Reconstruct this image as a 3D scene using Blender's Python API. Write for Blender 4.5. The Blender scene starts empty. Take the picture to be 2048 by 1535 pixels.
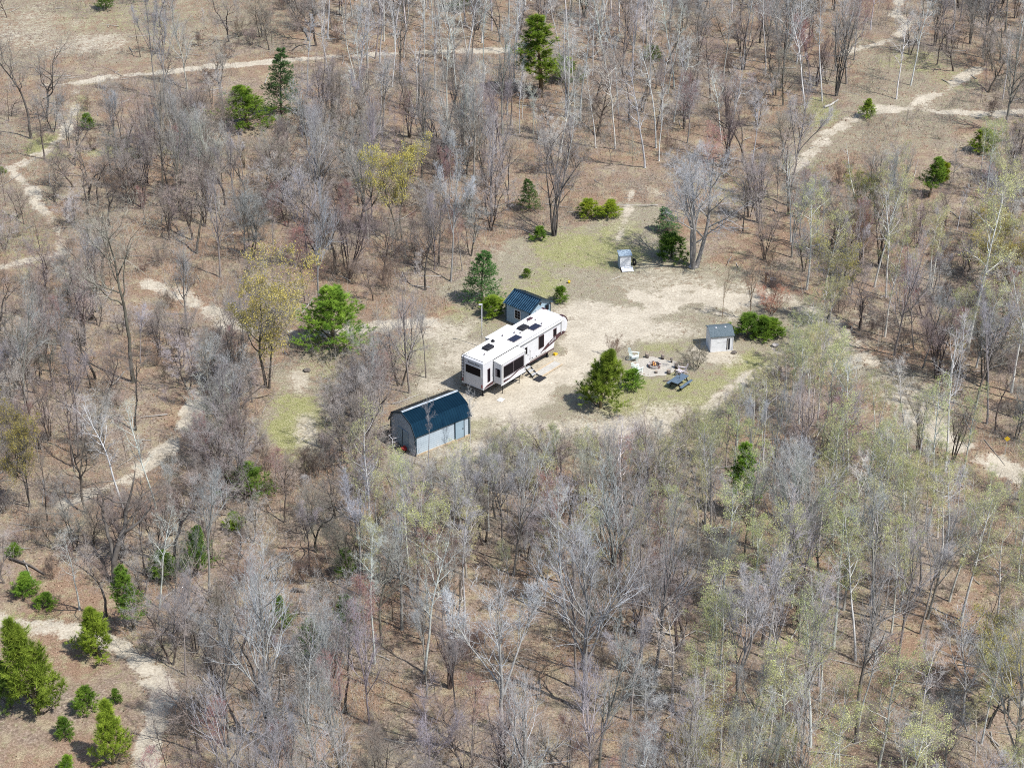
import bpy, math, random
import numpy as np
from mathutils import Vector, Matrix

# ------------------------------------------------------------------ camera, sky, sun, exposure
SC = bpy.context.scene
COL = SC.collection
R = math.radians
F_PX, PITCH, CAM_H = 4000.0, R(29.5), 88.0
CAM_LENS = 36.0 * F_PX / 2048.0
cam_d = bpy.data.cameras.new("camera")
cam_d.sensor_width = 36.0
cam_d.lens = CAM_LENS
cam_d.clip_start = 1.0
cam_d.clip_end = 12000.0
cam = bpy.data.objects.new("camera", cam_d)
COL.objects.link(cam)
cam.location = (0, 0, CAM_H)
cam.rotation_euler = (math.pi / 2 - PITCH, 0, 0)
SC.camera = cam

SUN_AZ, SUN_EL = R(-34.0), R(56.0)      # direction to the sun: to the right of the view and a little behind the camera
SUN_TO = Vector((math.cos(SUN_EL) * math.cos(SUN_AZ), math.cos(SUN_EL) * math.sin(SUN_AZ), math.sin(SUN_EL)))
world = bpy.data.worlds.new("World")
SC.world = world
world.use_nodes = True
wn = world.node_tree
wn.nodes.clear()
sky = wn.nodes.new("ShaderNodeTexSky")
sky.sky_type = 'NISHITA'
sky.sun_disc = False
sky.sun_elevation = SUN_EL
sky.sun_rotation = math.atan2(SUN_TO.x, SUN_TO.y)
sky.altitude = 300
sky.air_density = 1.0
sky.dust_density = 1.2
bg = wn.nodes.new("ShaderNodeBackground")
bg.inputs[1].default_value = 0.138
wo = wn.nodes.new("ShaderNodeOutputWorld")
wn.links.new(sky.outputs[0], bg.inputs[0])
wn.links.new(bg.outputs[0], wo.inputs[0])
sun_d = bpy.data.lights.new("sun", 'SUN')
sun_d.energy = 4.6
sun_d.angle = R(0.5)
sun_d.color = (1.0, 0.975, 0.935)
sun = bpy.data.objects.new("sun", sun_d)
COL.objects.link(sun)
sun.rotation_euler = (-SUN_TO).to_track_quat('-Z', 'Y').to_euler()
sun.location = (60, 60, 200)
vs = SC.view_settings
vs.view_transform = 'Standard'
vs.look = 'None'
vs.gamma = 1.0
vs.exposure = 0.34
vs.use_curve_mapping = False
SC.cycles.max_bounces = 4
SC.cycles.diffuse_bounces = 2
SC.cycles.glossy_bounces = 2
SC.cycles.transparent_max_bounces = 4
SC.cycles.use_denoising = False
SC.cycles.use_adaptive_sampling = True
SC.cycles.adaptive_threshold = 0.01
SC.cycles.filter_width = 1.0

# ------------------------------------------------------------------ picture <-> ground
CP, SP = math.cos(PITCH), math.sin(PITCH)

def g(px, py, z=0.0):
    """world point at height z that the photograph shows at pixel (px, py) of 2048 x 1535"""
    dx, dy = (px - 1024.0) / F_PX, (767.5 - py) / F_PX
    ry, rz = CP + dy * SP, -SP + dy * CP
    t = (z - CAM_H) / rz
    return Vector((dx * t, ry * t, z))

def proj(X, Y, Z=0.0):
    dz = Z - CAM_H
    depth = Y * CP - dz * SP
    up = Y * SP + dz * CP
    return 1024.0 + F_PX * X / depth, 767.5 - F_PX * up / depth

def height_at(px, py, top):
    """height of an upright thing based at (px, py) whose top shows at row top"""
    p = g(px, py)
    lo, hi = 0.0, 40.0
    for _ in range(40):
        m = (lo + hi) / 2
        if proj(p.x, p.y, m)[1] > top: lo = m
        else: hi = m
    return lo

def px_per_m(px, py):
    p = g(px, py)
    return F_PX / (p.y * CP + CAM_H * SP)

# ------------------------------------------------------------------ objects and labels
def link(o, parent=None):
    COL.objects.link(o)
    if parent is not None: o.parent = parent
    return o

def tag(o, label=None, cat=None, group=None, kind=None):
    if label: o["label"] = label
    if cat: o["category"] = cat
    if group: o["group"] = group
    if kind: o["kind"] = kind
    return o

def thing(name, label, cat, loc, rz=0.0, group=None):
    o = bpy.data.objects.new(name, None)
    o.empty_display_size = 0.3
    o.location = loc
    o.rotation_euler = (0, 0, rz)
    link(o)
    return tag(o, label, cat, group)

def np_mesh(name, verts, faces, mats=(), midx=None, smooth=False):
    """verts (n,3); faces: list of int arrays (m,k)"""
    me = bpy.data.meshes.new(name)
    verts = np.asarray(verts, dtype=np.float32)
    me.vertices.add(len(verts))
    me.vertices.foreach_set("co", verts.ravel())
    loops = np.concatenate([np.asarray(f, dtype=np.int32).ravel() for f in faces])
    sizes = np.concatenate([np.full(len(f), f.shape[1], dtype=np.int32) for f in faces])
    starts = np.concatenate([[0], np.cumsum(sizes)[:-1]]).astype(np.int32)
    me.loops.add(len(loops))
    me.loops.foreach_set("vertex_index", loops)
    me.polygons.add(len(sizes))
    me.polygons.foreach_set("loop_start", starts)
    for m in mats: me.materials.append(m)
    if midx is not None: me.polygons.foreach_set("material_index", np.asarray(midx, dtype=np.int32))
    if smooth: me.polygons.foreach_set("use_smooth", np.ones(len(sizes), dtype=bool))
    me.update(calc_edges=True)
    return me

class MB:
    """collects boxes, tubes and prisms into one mesh"""
    def __init__(s):
        s.v, s.f, s.m, s.sm = [], [], [], []
    def add(s, verts, faces, mi=0, smooth=False):
        b = len(s.v)
        s.v += [tuple(x) for x in verts]
        for f in faces:
            s.f.append([b + i for i in f]); s.m.append(mi); s.sm.append(smooth)
        return s
    def box(s, c, d, rot=None, mi=0, bev=0.0):
        x, y, z = d[0] / 2, d[1] / 2, d[2] / 2
        M = rot if rot is not None else Matrix.Identity(3)
        if bev <= 0:
            vs_ = [(-x, -y, -z), (x, -y, -z), (x, y, -z), (-x, y, -z), (-x, -y, z), (x, -y, z), (x, y, z), (-x, y, z)]
            fs = [(0, 3, 2, 1), (4, 5, 6, 7), (0, 1, 5, 4), (1, 2, 6, 5), (2, 3, 7, 6), (3, 0, 4, 7)]
        else:
            b = min(bev, x * .9, y * .9, z * .9)
            vs_ = []
            for zz, i in ((-z, b), (-z + b, 0), (z - b, 0), (z, b)):
                for px_, py_ in ((-x + i, -y + b), (-x + b, -y + i), (x - b, -y + i), (x - i, -y + b), (x - i, y - b), (x - b, y - i), (-x + b, y - i), (-x + i, y - b)):
                    vs_.append((px_, py_, zz))
            fs = [tuple(range(7, -1, -1)), tuple(range(24, 32))]
            for k in range(3):
                for i in range(8):
                    j = (i + 1) % 8
                    fs.append((k * 8 + i, k * 8 + j, k * 8 + 8 + j, k * 8 + 8 + i))
        c = Vector(c)
        return s.add([c + M @ Vector(q) for q in vs_], fs, mi)
    def bar(s, a, b, w, h=None, mi=0):
        a, b = Vector(a), Vector(b)
        d = b - a
        q = d.to_track_quat('X', 'Z').to_matrix()
        return s.box((a + b) / 2, (d.length, w, h or w), q, mi)
    def tube(s, pts, rad, n=10, mi=0, cap=True, smooth=True):
        pts = [Vector(p) for p in pts]
        if not isinstance(rad, (list, tuple)): rad = [rad] * len(pts)
        vs_, fs = [], []
        for i, p in enumerate(pts):
            t = (pts[min(i + 1, len(pts) - 1)] - pts[max(i - 1, 0)]).normalized()
            q = t.to_track_quat('Z', 'Y').to_matrix()
            for k in range(n):
                a = 2 * math.pi * k / n
                vs_.append(p + q @ Vector((math.cos(a) * rad[i], math.sin(a) * rad[i], 0)))
        for i in range(len(pts) - 1):
            for k in range(n):
                j = (k + 1) % n
                fs.append((i * n + k, i * n + j, (i + 1) * n + j, (i + 1) * n + k))
        s.add(vs_, fs, mi, smooth)
        if cap:
            b = len(s.v) - len(vs_)
            s.f.append([b + k for k in range(n - 1, -1, -1)]); s.m.append(mi); s.sm.append(False)
            s.f.append([b + (len(pts) - 1) * n + k for k in range(n)]); s.m.append(mi); s.sm.append(False)
        return s
    def prism(s, poly, y0, y1, mi=0, axis='y'):
        """polygon in x-z pushed along y (axis 'y'), or in y-z pushed along x (axis 'x'), or in x-y pushed along z"""
        n = len(poly)
        def P(p, t):
            return {'y': (p[0], t, p[1]), 'x': (t, p[0], p[1]), 'z': (p[0], p[1], t)}[axis]
        vs_ = [P(p, y0) for p in poly] + [P(p, y1) for p in poly]
        fs = [tuple(range(n)), tuple(range(2 * n - 1, n - 1, -1))]
        for i in range(n):
            j = (i + 1) % n
            fs.append((i, i + n, j + n, j))
        return s.add(vs_, fs, mi)
    def build(s, name, mats, parent=None, loc=None, rz=0.0):
        me = bpy.data.meshes.new(name)
        me.from_pydata(s.v, [], s.f)
        for m in (mats if isinstance(mats, (list, tuple)) else [mats]): me.materials.append(m)
        me.polygons.foreach_set("material_index", s.m)
        me.polygons.foreach_set("use_smooth", s.sm)
        import bmesh
        bm = bmesh.new(); bm.from_mesh(me)
        bmesh.ops.recalc_face_normals(bm, faces=bm.faces)
        bm.to_mesh(me); bm.free()
        me.update()
        o = bpy.data.objects.new(name, me)
        if loc is not None: o.location = loc
        o.rotation_euler = (0, 0, rz)
        return link(o, parent)

# ------------------------------------------------------------------ materials
def new_mat(name):
    m = bpy.data.materials.new(name)
    m.use_nodes = True
    nt = m.node_tree
    return m, nt, nt.nodes["Principled BSDF"]

def sock(col): return (col[0], col[1], col[2], 1.0)

def noise_node(nt, scale, detail=4.0, rough=0.6, coord='Object', vec=None):
    tc = nt.nodes.new("ShaderNodeTexCoord")
    n = nt.nodes.new("ShaderNodeTexNoise")
    n.inputs["Scale"].default_value = scale
    n.inputs["Detail"].default_value = detail
    n.inputs["Roughness"].default_value = rough
    nt.links.new(vec if vec is not None else tc.outputs[coord], n.inputs["Vector"])
    return n

def ramp(nt, src, stops):
    r = nt.nodes.new("ShaderNodeValToRGB")
    e = r.color_ramp.elements
    while len(e) > 2: e.remove(e[-1])
    for i, (p, c) in enumerate(stops):
        if i < 2: e[i].position = p
        else: e.new(p)
        e[i].color = sock(c) if hasattr(c, '__len__') else (c, c, c, 1)
    nt.links.new(src, r.inputs[0])
    return r

def mix(nt, fac, a, b, mode='MIX'):
    n = nt.nodes.new("ShaderNodeMix")
    n.data_type = 'RGBA'
    n.blend_type = mode
    n.clamp_factor = True
    for s_, v in ((n.inputs[0], fac), (n.inputs[6], a), (n.inputs[7], b)):
        if hasattr(v, 'links') or isinstance(v, bpy.types.NodeSocket): nt.links.new(v, s_)
        elif hasattr(v, '__len__'): s_.default_value = sock(v)
        else: s_.default_value = v
    return n.outputs[2]

def paint(name, c1, c2=None, scale=3.0, rough=0.6, bump=0.0, metal=0.0, spec=0.3, coord='Object'):
    """plain surface with a little mottling"""
    m, nt, b = new_mat(name)
    c2 = c2 or tuple(x * 0.86 for x in c1)
    n = noise_node(nt, scale, 5, 0.65, coord)
    r = ramp(nt, n.outputs[0], [(0.35, c1), (0.68, c2)])
    nt.links.new(r.outputs[0], b.inputs["Base Color"])
    b.inputs["Roughness"].default_value = rough
    b.inputs["Metallic"].default_value = metal
    b.inputs["Specular IOR Level"].default_value = spec
    if bump > 0:
        bp = nt.nodes.new("ShaderNodeBump")
        bp.inputs["Strength"].default_value = bump
        bp.inputs["Distance"].default_value = 0.02
        n2 = noise_node(nt, scale * 6, 4, 0.6, coord)
        nt.links.new(n2.outputs[0], bp.inputs["Height"])
        nt.links.new(bp.outputs[0], b.inputs["Normal"])
    return m

def plant(name, c1, c2, scale=1.2, rough=0.9, var=0.25, trans=0.0, seg=None):
    """bark, twigs and leaves: mottled, tinted by the object's own colour and a little at random from plant to plant"""
    m, nt, b = new_mat(name)
    n = noise_node(nt, scale, 3, 0.6)
    r = ramp(nt, n.outputs[0], [(0.36, c1), (0.64, c2)])
    oi = nt.nodes.new("ShaderNodeObjectInfo")
    tint = mix(nt, 1.0, r.outputs[0], oi.outputs["Color"], 'MULTIPLY')
    mr = nt.nodes.new("ShaderNodeMapRange")
    mr.inputs[3].default_value = 1 - var
    mr.inputs[4].default_value = 1 + var
    nt.links.new(oi.outputs["Random"], mr.inputs[0])
    hs = nt.nodes.new("ShaderNodeHueSaturation")
    nt.links.new(mr.outputs[0], hs.inputs["Value"])
    nt.links.new(tint, hs.inputs["Color"])
    nt.links.new(hs.outputs[0], b.inputs["Base Color"])
    b.inputs["Roughness"].default_value = rough
    b.inputs["Specular IOR Level"].default_value = 0.15
    if trans > 0:
        out = nt.nodes["Material Output"]
        tr = nt.nodes.new("ShaderNodeBsdfTranslucent")
        nt.links.new(hs.outputs[0], tr.inputs["Color"])
        ms = nt.nodes.new("ShaderNodeMixShader")
        ms.inputs[0].default_value = trans
        nt.links.new(b.outputs[0], ms.inputs[1])
        nt.links.new(tr.outputs[0], ms.inputs[2])
        nt.links.new(ms.outputs[0], out.inputs["Surface"])
    return m

M = {}
M['bark_grey'] = plant("bark_grey", (.21, .195, .175), (.35, .33, .30), 1.6)
M['bark_dark'] = plant("bark_dark", (.07, .06, .052), (.15, .135, .12), 1.8)
M['bark_pale'] = plant("bark_pale", (.42, .415, .395), (.70, .695, .665), 1.3, var=.15)
M['bark_pine'] = plant("bark_pine", (.09, .065, .05), (.16, .12, .09), 2.0)
M['twig_grey'] = plant("twig_grey", (.33, .33, .325), (.51, .51, .51), .5)
M['twig_brown'] = plant("twig_brown", (.245, .22, .20), (.40, .37, .345), .5)
M['twig_dark'] = plant("twig_dark", (.13, .105, .09), (.22, .185, .16), .5)
M['twig_pale'] = plant("twig_pale", (.43, .42, .395), (.62, .61, .58), .5, var=.15)
M['twig_red'] = plant("twig_red", (.27, .18, .165), (.39, .28, .265), .5)
M['bud_green'] = plant("bud_green", (.46, .475, .19), (.61, .61, .32), .6, var=.15, trans=.3)
M['bud_ochre'] = plant("bud_ochre", (.42, .34, .09), (.57, .49, .17), .6, var=.15, trans=.3)
M['bud_red'] = plant("bud_red", (.26, .09, .07), (.36, .15, .11), .6, var=.15, trans=.3)
M['needle_bright'] = plant("needle_bright", (.085, .155, .024), (.25, .345, .055), 1.4, var=.15, trans=.2)
M['needle_dark'] = plant("needle_dark", (.055, .11, .04), (.12, .19, .065), 1.4, var=.15, trans=.15)
M['needle_olive'] = plant("needle_olive", (.13, .18, .025), (.36, .42, .075), 1.4, var=.15, trans=.2)

rngm = np.random.default_rng(11)
def vnoise(x, y, scale, seed=0):
    """smooth value noise in 0..1"""
    r = np.random.default_rng(1000 + seed)
    T = r.random((128, 128))
    u, v = x / scale + 1000, y / scale + 1000
    i, j = np.floor(u).astype(int), np.floor(v).astype(int)
    fu, fv = u - i, v - j
    fu, fv = fu * fu * (3 - 2 * fu), fv * fv * (3 - 2 * fv)
    i0, i1, j0, j1 = i % 128, (i + 1) % 128, j % 128, (j + 1) % 128
    return (T[i0, j0] * (1 - fu) + T[i1, j0] * fu) * (1 - fv) + (T[i0, j1] * (1 - fu) + T[i1, j1] * fu) * fv

def fbm(x, y, scale, seed=0, o=3):
    s_, a, t = 0, 1.0, 0
    for k in range(o):
        s_ = s_ + a * vnoise(x, y, scale / 2 ** k, seed + k * 7); t += a; a *= .55
    return s_ / t

# ------------------------------------------------------------------ ground: trails, drive, clearing, grass
# each trail: (label, half width in metres, strength, points in the photograph)
TRAILS = [
    ("pale sandy trail crossing the brown field at the top of the woods", 0.86, 0.90, [(90, 172), (150, 166), (230, 152), (310, 145), (420, 134), (520, 124), (640, 115), (760, 108), (870, 103), (1010, 101)]),
    ("grassy sand trail curving down from the trail fork", 0.76, 0.58, [(150, 166), (150, 215), (132, 268), (95, 300), (40, 328), (-60, 342)]),
    ("broken sandy trail running down past the bare oaks", 0.72, 0.63, [(25, 336), (58, 378), (92, 428), (125, 480), (118, 508)]),
    ("short sandy spur leaving the woods beside the oaks", 0.82, 0.66, [(-60, 540), (0, 533), (70, 519), (118, 508)]),
    ("sandy track leading from the oaks to the trailer clearing", 1.22, 0.76, [(300, 566), (362, 586), (420, 622), (462, 655), (547, 666), (600, 672), (700, 660), (800, 648), (880, 650)]),
    ("pale sand track crossing under the bare oaks", 0.94, 0.76, [(400, 800), (372, 850), (322, 908), (250, 962), (190, 985), (130, 1002)]),
    ("sandy track curling around the young pines", 1.04, 0.90, [(-60, 1240), (0, 1243), (80, 1251), (170, 1263), (235, 1290), (295, 1335), (335, 1392), (312, 1430), (300, 1480), (290, 1545), (285, 1600)]),
    ("sandy trail winding down from the top edge of the woods", 0.82, 0.90, [(1812, -30), (1795, 5), (1790, 30), (1818, 48), (1795, 72), (1745, 90), (1690, 104)]),
    ("sandy trail running past the lone young pine", 1.08, 0.95, [(2060, 222), (1960, 226), (1900, 222), (1830, 216), (1760, 218), (1700, 242), (1650, 272), (1618, 310), (1588, 338)]),
    ("sandy branch trail climbing to the right-hand woods", 0.86, 0.90, [(1955, 138), (1900, 172), (1850, 200), (1812, 216)]),
    ("narrow sandy footpath leading out of the clearing", 0.45, 0.57, [(1262, 385), (1256, 420), (1248, 450), (1236, 480)]),
    ("grey gravel track curving behind the picnic table", 0.90, 0.47, [(1575, 726), (1510, 745), (1450, 785), (1400, 825), (1330, 850)]),
    ("wide sandy track leaving the clearing through the aspens", 1.58, .85, [(1440, 600), (1560, 595), (1640, 632), (1720, 700), (1790, 790), (1850, 846), (1930, 900), (2060, 965)]),
    ("wide pale sandy drive beside the camper trailer", 3.1, 1.1, [(980, 800), (1040, 775), (1100, 745), (1160, 700), (1220, 655), (1300, 615), (1380, 595), (1430, 590)]),
]
# soft patches of sand / grass: (px, py, rx px, ry px, strength)
SAND = [(930, 705, 80, 45, 0.37), (1010, 800, 110, 40, 0.53), (880, 660, 90, 30, 0.37), (1330, 560, 130, 35, 0.25), (1180, 640, 90, 45, 0.55), (1320, 660, 80, 30, 0.41),
        (1500, 590, 90, 35, 0.27), (1300, 545, 50, 20, 0.24), (1010, 950, 130, 45, 0.37), (1090, 860, 150, 30, 0.41), (1430, 705, 60, 22, 0.52), (1660, 700, 120, 55, 0.27), (1240, 440, 40, 30, 0.18),
        (1830, 800, 120, 50, 0.31), (600, 760, 30, 30, 0.37), (615, 870, 30, 50, 0.37), (190, 85, 90, 30, 0.31), (60, 60, 140, 60, 0.22), (1270, 860, 170, 40, 0.37), (1850, 200, 30, 20, 0.30), (1350, 830, 90, 40, 0.30),
        (1000, 500, 50, 20, 0.18), (1290, 385, 50, 14, 0.22), (880, 770, 60, 25, 0.37), (960, 905, 110, 30, 0.37), (1750, 640, 90, 30, 0.22)]
GRASS = [(590, 850, 60, 75, .95), (1180, 505, 130, 50, .8), (1230, 470, 60, 40, .75), (1280, 790, 120, 60, .8), (1330, 690, 70, 25, .6), (1500, 730, 60, 40, .85), (1400, 790, 90, 50, .8), (90, 290, 45, 25, .9), (160, 215, 22, 40, .6),
         (250, 305, 120, 16, .7), (400, 302, 80, 14, .5), (930, 650, 70, 40, .55), (830, 700, 60, 35, .45), (1180, 870, 140, 40, .6), (1640, 225, 50, 35, .75), (1600, 330, 50, 30, .6), (1830, 120, 80, 25, .5), (1900, 160, 60, 25, .5), (1080, 570, 80, 50, .6),
         (650, 690, 60, 30, .4), (930, 850, 60, 40, .55), (700, 860, 80, 40, .35), (70, 1235, 80, 16, .6), (1470, 520, 50, 30, .3), (1360, 540, 60, 20, .5), (1450, 380, 120, 40, .35), (60, 480, 80, 60, .4), (640, 740, 60, 30, .5), (1300, 880, 200, 40, .5), (250, 1300, 120, 60, .3), (1420, 860, 120, 50, .55), (200, 40, 200, 60, .35)]

def seg_dist(X, Y, pts):
    d = np.full(X.shape, 1e9)
    for a, b in zip(pts[:-1], pts[1:]):
        ax, ay, bx, by = a.x, a.y, b.x, b.y
        L = (bx - ax) ** 2 + (by - ay) ** 2
        t = np.clip(((X - ax) * (bx - ax) + (Y - ay) * (by - ay)) / L, 0, 1)
        d = np.minimum(d, np.hypot(X - ax - t * (bx - ax), Y - ay - t * (by - ay)))
    return d

def smooth01(x):
    x = np.clip(x, 0, 1)
    return x * x * (3 - 2 * x)

NX, NY = 430, 500
Y0, Y1 = 84.0, 300.0
v = np.linspace(0, 1, NY + 1) ** 1.25
Yg = (Y0 + (Y1 - Y0) * v)[:, None] * np.ones((1, NX + 1))
Xg = np.linspace(-1, 1, NX + 1)[None, :] * (Yg * 0.30 + 14)
PXg, PYg = proj(Xg, Yg)
wob = fbm(Xg, Yg, 3.0, 3) - .5
wob2 = fbm(Xg, Yg, 0.9, 9) - .5
sand = np.zeros_like(Xg)
strip = np.zeros_like(Xg)
pathid = np.full(Xg.shape, -1)
best = np.full(Xg.shape, 0.0)
for k, (lab, hw, st, pts) in enumerate(TRAILS):
    gp = [g(*p) for p in pts]
    d = seg_dist(Xg, Yg, gp)
    mk = st * smooth01((hw * 1.25 - d + (wob + wob2 * .8) * hw * 1.7) / (hw * 1.35)) * (0.55 + .9 * fbm(Xg, Yg, 3.0, 31 + k))
    if k < len(TRAILS) - 1: mk = mk * (.72 + .5 * smooth01((fbm(Xg, Yg, 7.0, 131 + k) - .35) * 5))
    mk = mk * (1 - (.42 if k < len(TRAILS) - 1 else .16) * np.exp(-((d - (0 if k < len(TRAILS) - 1 else 0)) / (.30 * hw if k < len(TRAILS) - 1 else .35)) ** 2) * (.4 + 1.1 * fbm(Xg, Yg, 2.5, 231 + k)))
    strip = np.maximum(strip, .5 * np.exp(-(d / (.3 * hw)) ** 2) * (k < len(TRAILS) - 1) * fbm(Xg, Yg, 4.0, 331 + k) * 1.3)
    sand = np.maximum(sand, mk)
    sel = (d + wob * hw * .8 < hw * 1.02) & (best < 1 - d / hw / 3)
    best = np.where(sel, 1 - d / hw / 3, best)
    pathid[sel] = k
for (px, py, rx, ry, st) in SAND:
    q = np.hypot((PXg - px) / rx, (PYg - py) / ry)
    sand = np.maximum(sand, st * smooth01(1.35 - q + wob * 1.1) * (.55 + .9 * fbm(Xg, Yg, 1.6, 5)))
grass = np.zeros_like(Xg)
for (px, py, rx, ry, st) in GRASS:
    q = np.hypot((PXg - px) / rx, (PYg - py) / ry)
    grass = np.maximum(grass, st * smooth01(1.4 - q + wob * 1.2) * (.6 + .7 * fbm(Xg, Yg, 1.8, 15)))
grass = np.maximum(grass * (1 - np.clip(sand, 0, 1) * .55), strip)
MEADOW = [[(800, 690), (850, 630), (930, 570), (1000, 470), (1130, 450), (1250, 380), (1320, 400), (1310, 480), (1430, 540), (1530, 550), (1650, 610), (1800, 720), (1950, 880), (1850, 880), (1700, 760), (1600, 700), (1500, 790), (1340, 900), (1100, 930), (930, 960), (760, 930), (740, 870), (830, 770)],
          [(520, 740), (640, 640), (700, 650), (690, 800), (650, 920), (540, 920), (515, 850)], [(-80, -40), (560, -40), (540, 90), (300, 120), (-80, 140)], [(1680, 90), (1900, 90), (1990, 190), (1900, 300), (1700, 330), (1590, 370), (1560, 300), (1650, 200)],
          [(-80, 250), (140, 230), (160, 320), (80, 500), (-80, 540)]]
def in_poly(px, py, poly):
    c_ = np.zeros(px.shape, bool); j_ = len(poly) - 1
    for i_ in range(len(poly)):
        (xi, yi), (xj, yj) = poly[i_], poly[j_]
        c_ ^= ((yi > py) != (yj > py)) & (px < (xj - xi) * (py - yi) / (yj - yi + 1e-9) + xi)
        j_ = i_
    return c_
straw = np.zeros_like(Xg)
warpx, warpy = (fbm(Xg, Yg, 7.0, 401) - .5) * 160, (fbm(Xg, Yg, 7.0, 402) - .5) * 90
for k, poly in enumerate(MEADOW):
    straw = np.maximum(straw, in_poly(PXg + warpx, PYg + warpy, poly) * (.72, .62, .5, .55, .45)[k])
for _ in range(6):                                   # soften the border
    straw[1:-1, 1:-1] = (straw[1:-1, 1:-1] * 2 + straw[:-2, 1:-1] + straw[2:, 1:-1] + straw[1:-1, :-2] + straw[1:-1, 2:]) / 6
edge = np.minimum(np.minimum(np.arange(NX + 1), NX - np.arange(NX + 1))[None, :] / 20.0, np.minimum(np.arange(NY + 1), NY - np.arange(NY + 1))[:, None] / 20.0).clip(0, 1)
rough_amt = (1 - np.clip(sand * 1.1, 0, .9))
Zg = edge * ((fbm(Xg, Yg, 9.0, 21) - .5) * .28 + (fbm(Xg, Yg, .8, 25, 2) - .5) * .16 * rough_amt - .03)
# keep it level where buildings and furniture stand
for (px, py, r_) in [(1030, 740, 9), (865, 850, 5), (1050, 640, 4), (1440, 690, 3), (1245, 540, 2.5), (1310, 735, 5.5), (1545, 570, 1.5)]:
    c = g(px, py)
    w = smooth01((r_ * 1.4 - np.hypot(Xg - c.x, Yg - c.y)) / (r_ * .5))
    Zg = Zg * (1 - w * .93)

def ground_material():
    m, nt, b = new_mat("forest_floor")
    geo = nt.nodes.new("ShaderNodeNewGeometry")
    P = geo.outputs["Position"]
    def at(nm):
        a = nt.nodes.new("ShaderNodeAttribute"); a.attribute_name = nm
        return a.outputs["Fac"]
    n_big = noise_node(nt, .11, 4, .55, vec=P)
    n_mid = noise_node(nt, .55, 5, .68, vec=P)
    n_sub = noise_node(nt, 1.7, 4, .7, vec=P)
    n_fine = noise_node(nt, 5.0, 4, .78, vec=P)
    n_leaf = noise_node(nt, 12.0, 2, .6, vec=P)
    litter = ramp(nt, n_fine.outputs[0], [(.28, (.065, .05, .040)), (.43, (.175, .135, .105)), (.57, (.305, .242, .188)), (.74, (.53, .455, .37))])
    rust = ramp(nt, n_leaf.outputs[0], [(.30, (.112, .064, .042)), (.52, (.26, .162, .104)), (.72, (.46, .325, .22))])
    dead = ramp(nt, n_leaf.outputs[0], [(.30, (.17, .14, .088)), (.52, (.345, .29, .185)), (.72, (.58, .505, .355))])
    olive = ramp(nt, n_fine.outputs[0], [(.32, (.085, .09, .042)), (.52, (.19, .19, .085)), (.72, (.34, .315, .18))])
    f1 = ramp(nt, n_big.outputs[0], [(.40, 0.0), (.58, .75)])
    f2 = ramp(nt, n_mid.outputs[0], [(.49, 0.0), (.62, .66)])
    f3 = ramp(nt, n_sub.outputs[0], [(.53, 0.0), (.66, .42)])
    c = mix(nt, f1.outputs[0], litter.outputs[0], rust.outputs[0])
    c = mix(nt, f2.outputs[0], c, dead.outputs[0])
    c = mix(nt, f3.outputs[0], c, olive.outputs[0])
    gr = ramp(nt, n_leaf.outputs[0], [(.30, (.13, .14, .05)), (.50, (.25, .25, .105)), (.70, (.46, .42, .255))])
    sd = ramp(nt, n_fine.outputs[0], [(.28, (.31, .265, .20)), (.46, (.475, .42, .33)), (.60, (.555, .50, .40)), (.76, (.70, .65, .545))])
    sd2 = ramp(nt, n_mid.outputs[0], [(.40, (1.0, 1.0, 1.0)), (.66, (.78, .77, .76))])
    sdc = mix(nt, 1.0, sd.outputs[0], sd2.outputs[0], 'MULTIPLY')
    def edge_mask(src, lo, hi, amp):
        s_ = src
        for nn_, k_ in ((n_fine, .6), (n_sub, 1.0), (n_mid, .5)):
            a = nt.nodes.new("ShaderNodeMath"); a.operation = 'MULTIPLY_ADD'
            nt.links.new(nn_.outputs[0], a.inputs[0]); a.inputs[1].default_value = amp * k_; a.inputs[2].default_value = -amp * k_ / 2
            ad = nt.nodes.new("ShaderNodeMath"); ad.operation = 'ADD'
            nt.links.new(s_, ad.inputs[0]); nt.links.new(a.outputs[0], ad.inputs[1])
            s_ = ad.outputs[0]
        r = nt.nodes.new("ShaderNodeMapRange"); r.interpolation_type = 'SMOOTHSTEP'
        r.inputs[1].default_value = lo; r.inputs[2].default_value = hi
        nt.links.new(s_, r.inputs[0])
        return r.outputs[0]
    stw = ramp(nt, n_leaf.outputs[0], [(.28, (.12, .105, .072)), (.50, (.26, .23, .165)), (.72, (.47, .425, .335))])
    stw2 = mix(nt, f3.outputs[0], stw.outputs[0], gr.outputs[0])
    c = mix(nt, edge_mask(at("straw"), .22, .80, 1.3), c, stw2)
    c = mix(nt, edge_mask(at("grass"), .20, .90, 1.7), c, gr.outputs[0])
    c = mix(nt, edge_mask(at("sand"), .10, .52, 1.0), c, sdc)
    nt.links.new(c, b.inputs["Base Color"])
    b.inputs["Roughness"].default_value = 1.0
    b.inputs["Specular IOR Level"].default_value = 0.05
    bp = nt.nodes.new("ShaderNodeBump")
    bp.inputs["Strength"].default_value = .7
    bp.inputs["Distance"].default_value = .10
    nt.links.new(n_fine.outputs[0], bp.inputs["Height"])
    nt.links.new(bp.outputs[0], b.inputs["Normal"])
    return m

M['ground'] = ground_material()
V = np.stack([Xg, Yg, Zg], -1).reshape(-1, 3)
ii = np.arange(NX)[None, :] + (np.arange(NY) * (NX + 1))[:, None]
Q = np.stack([ii, ii + 1, ii + NX + 2, ii + NX + 1], -1).reshape(-1, 4)
fid = pathid[:-1, :-1].reshape(-1)
sandf, grassf, strawf = sand.reshape(-1), grass.reshape(-1), straw.reshape(-1)

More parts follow.
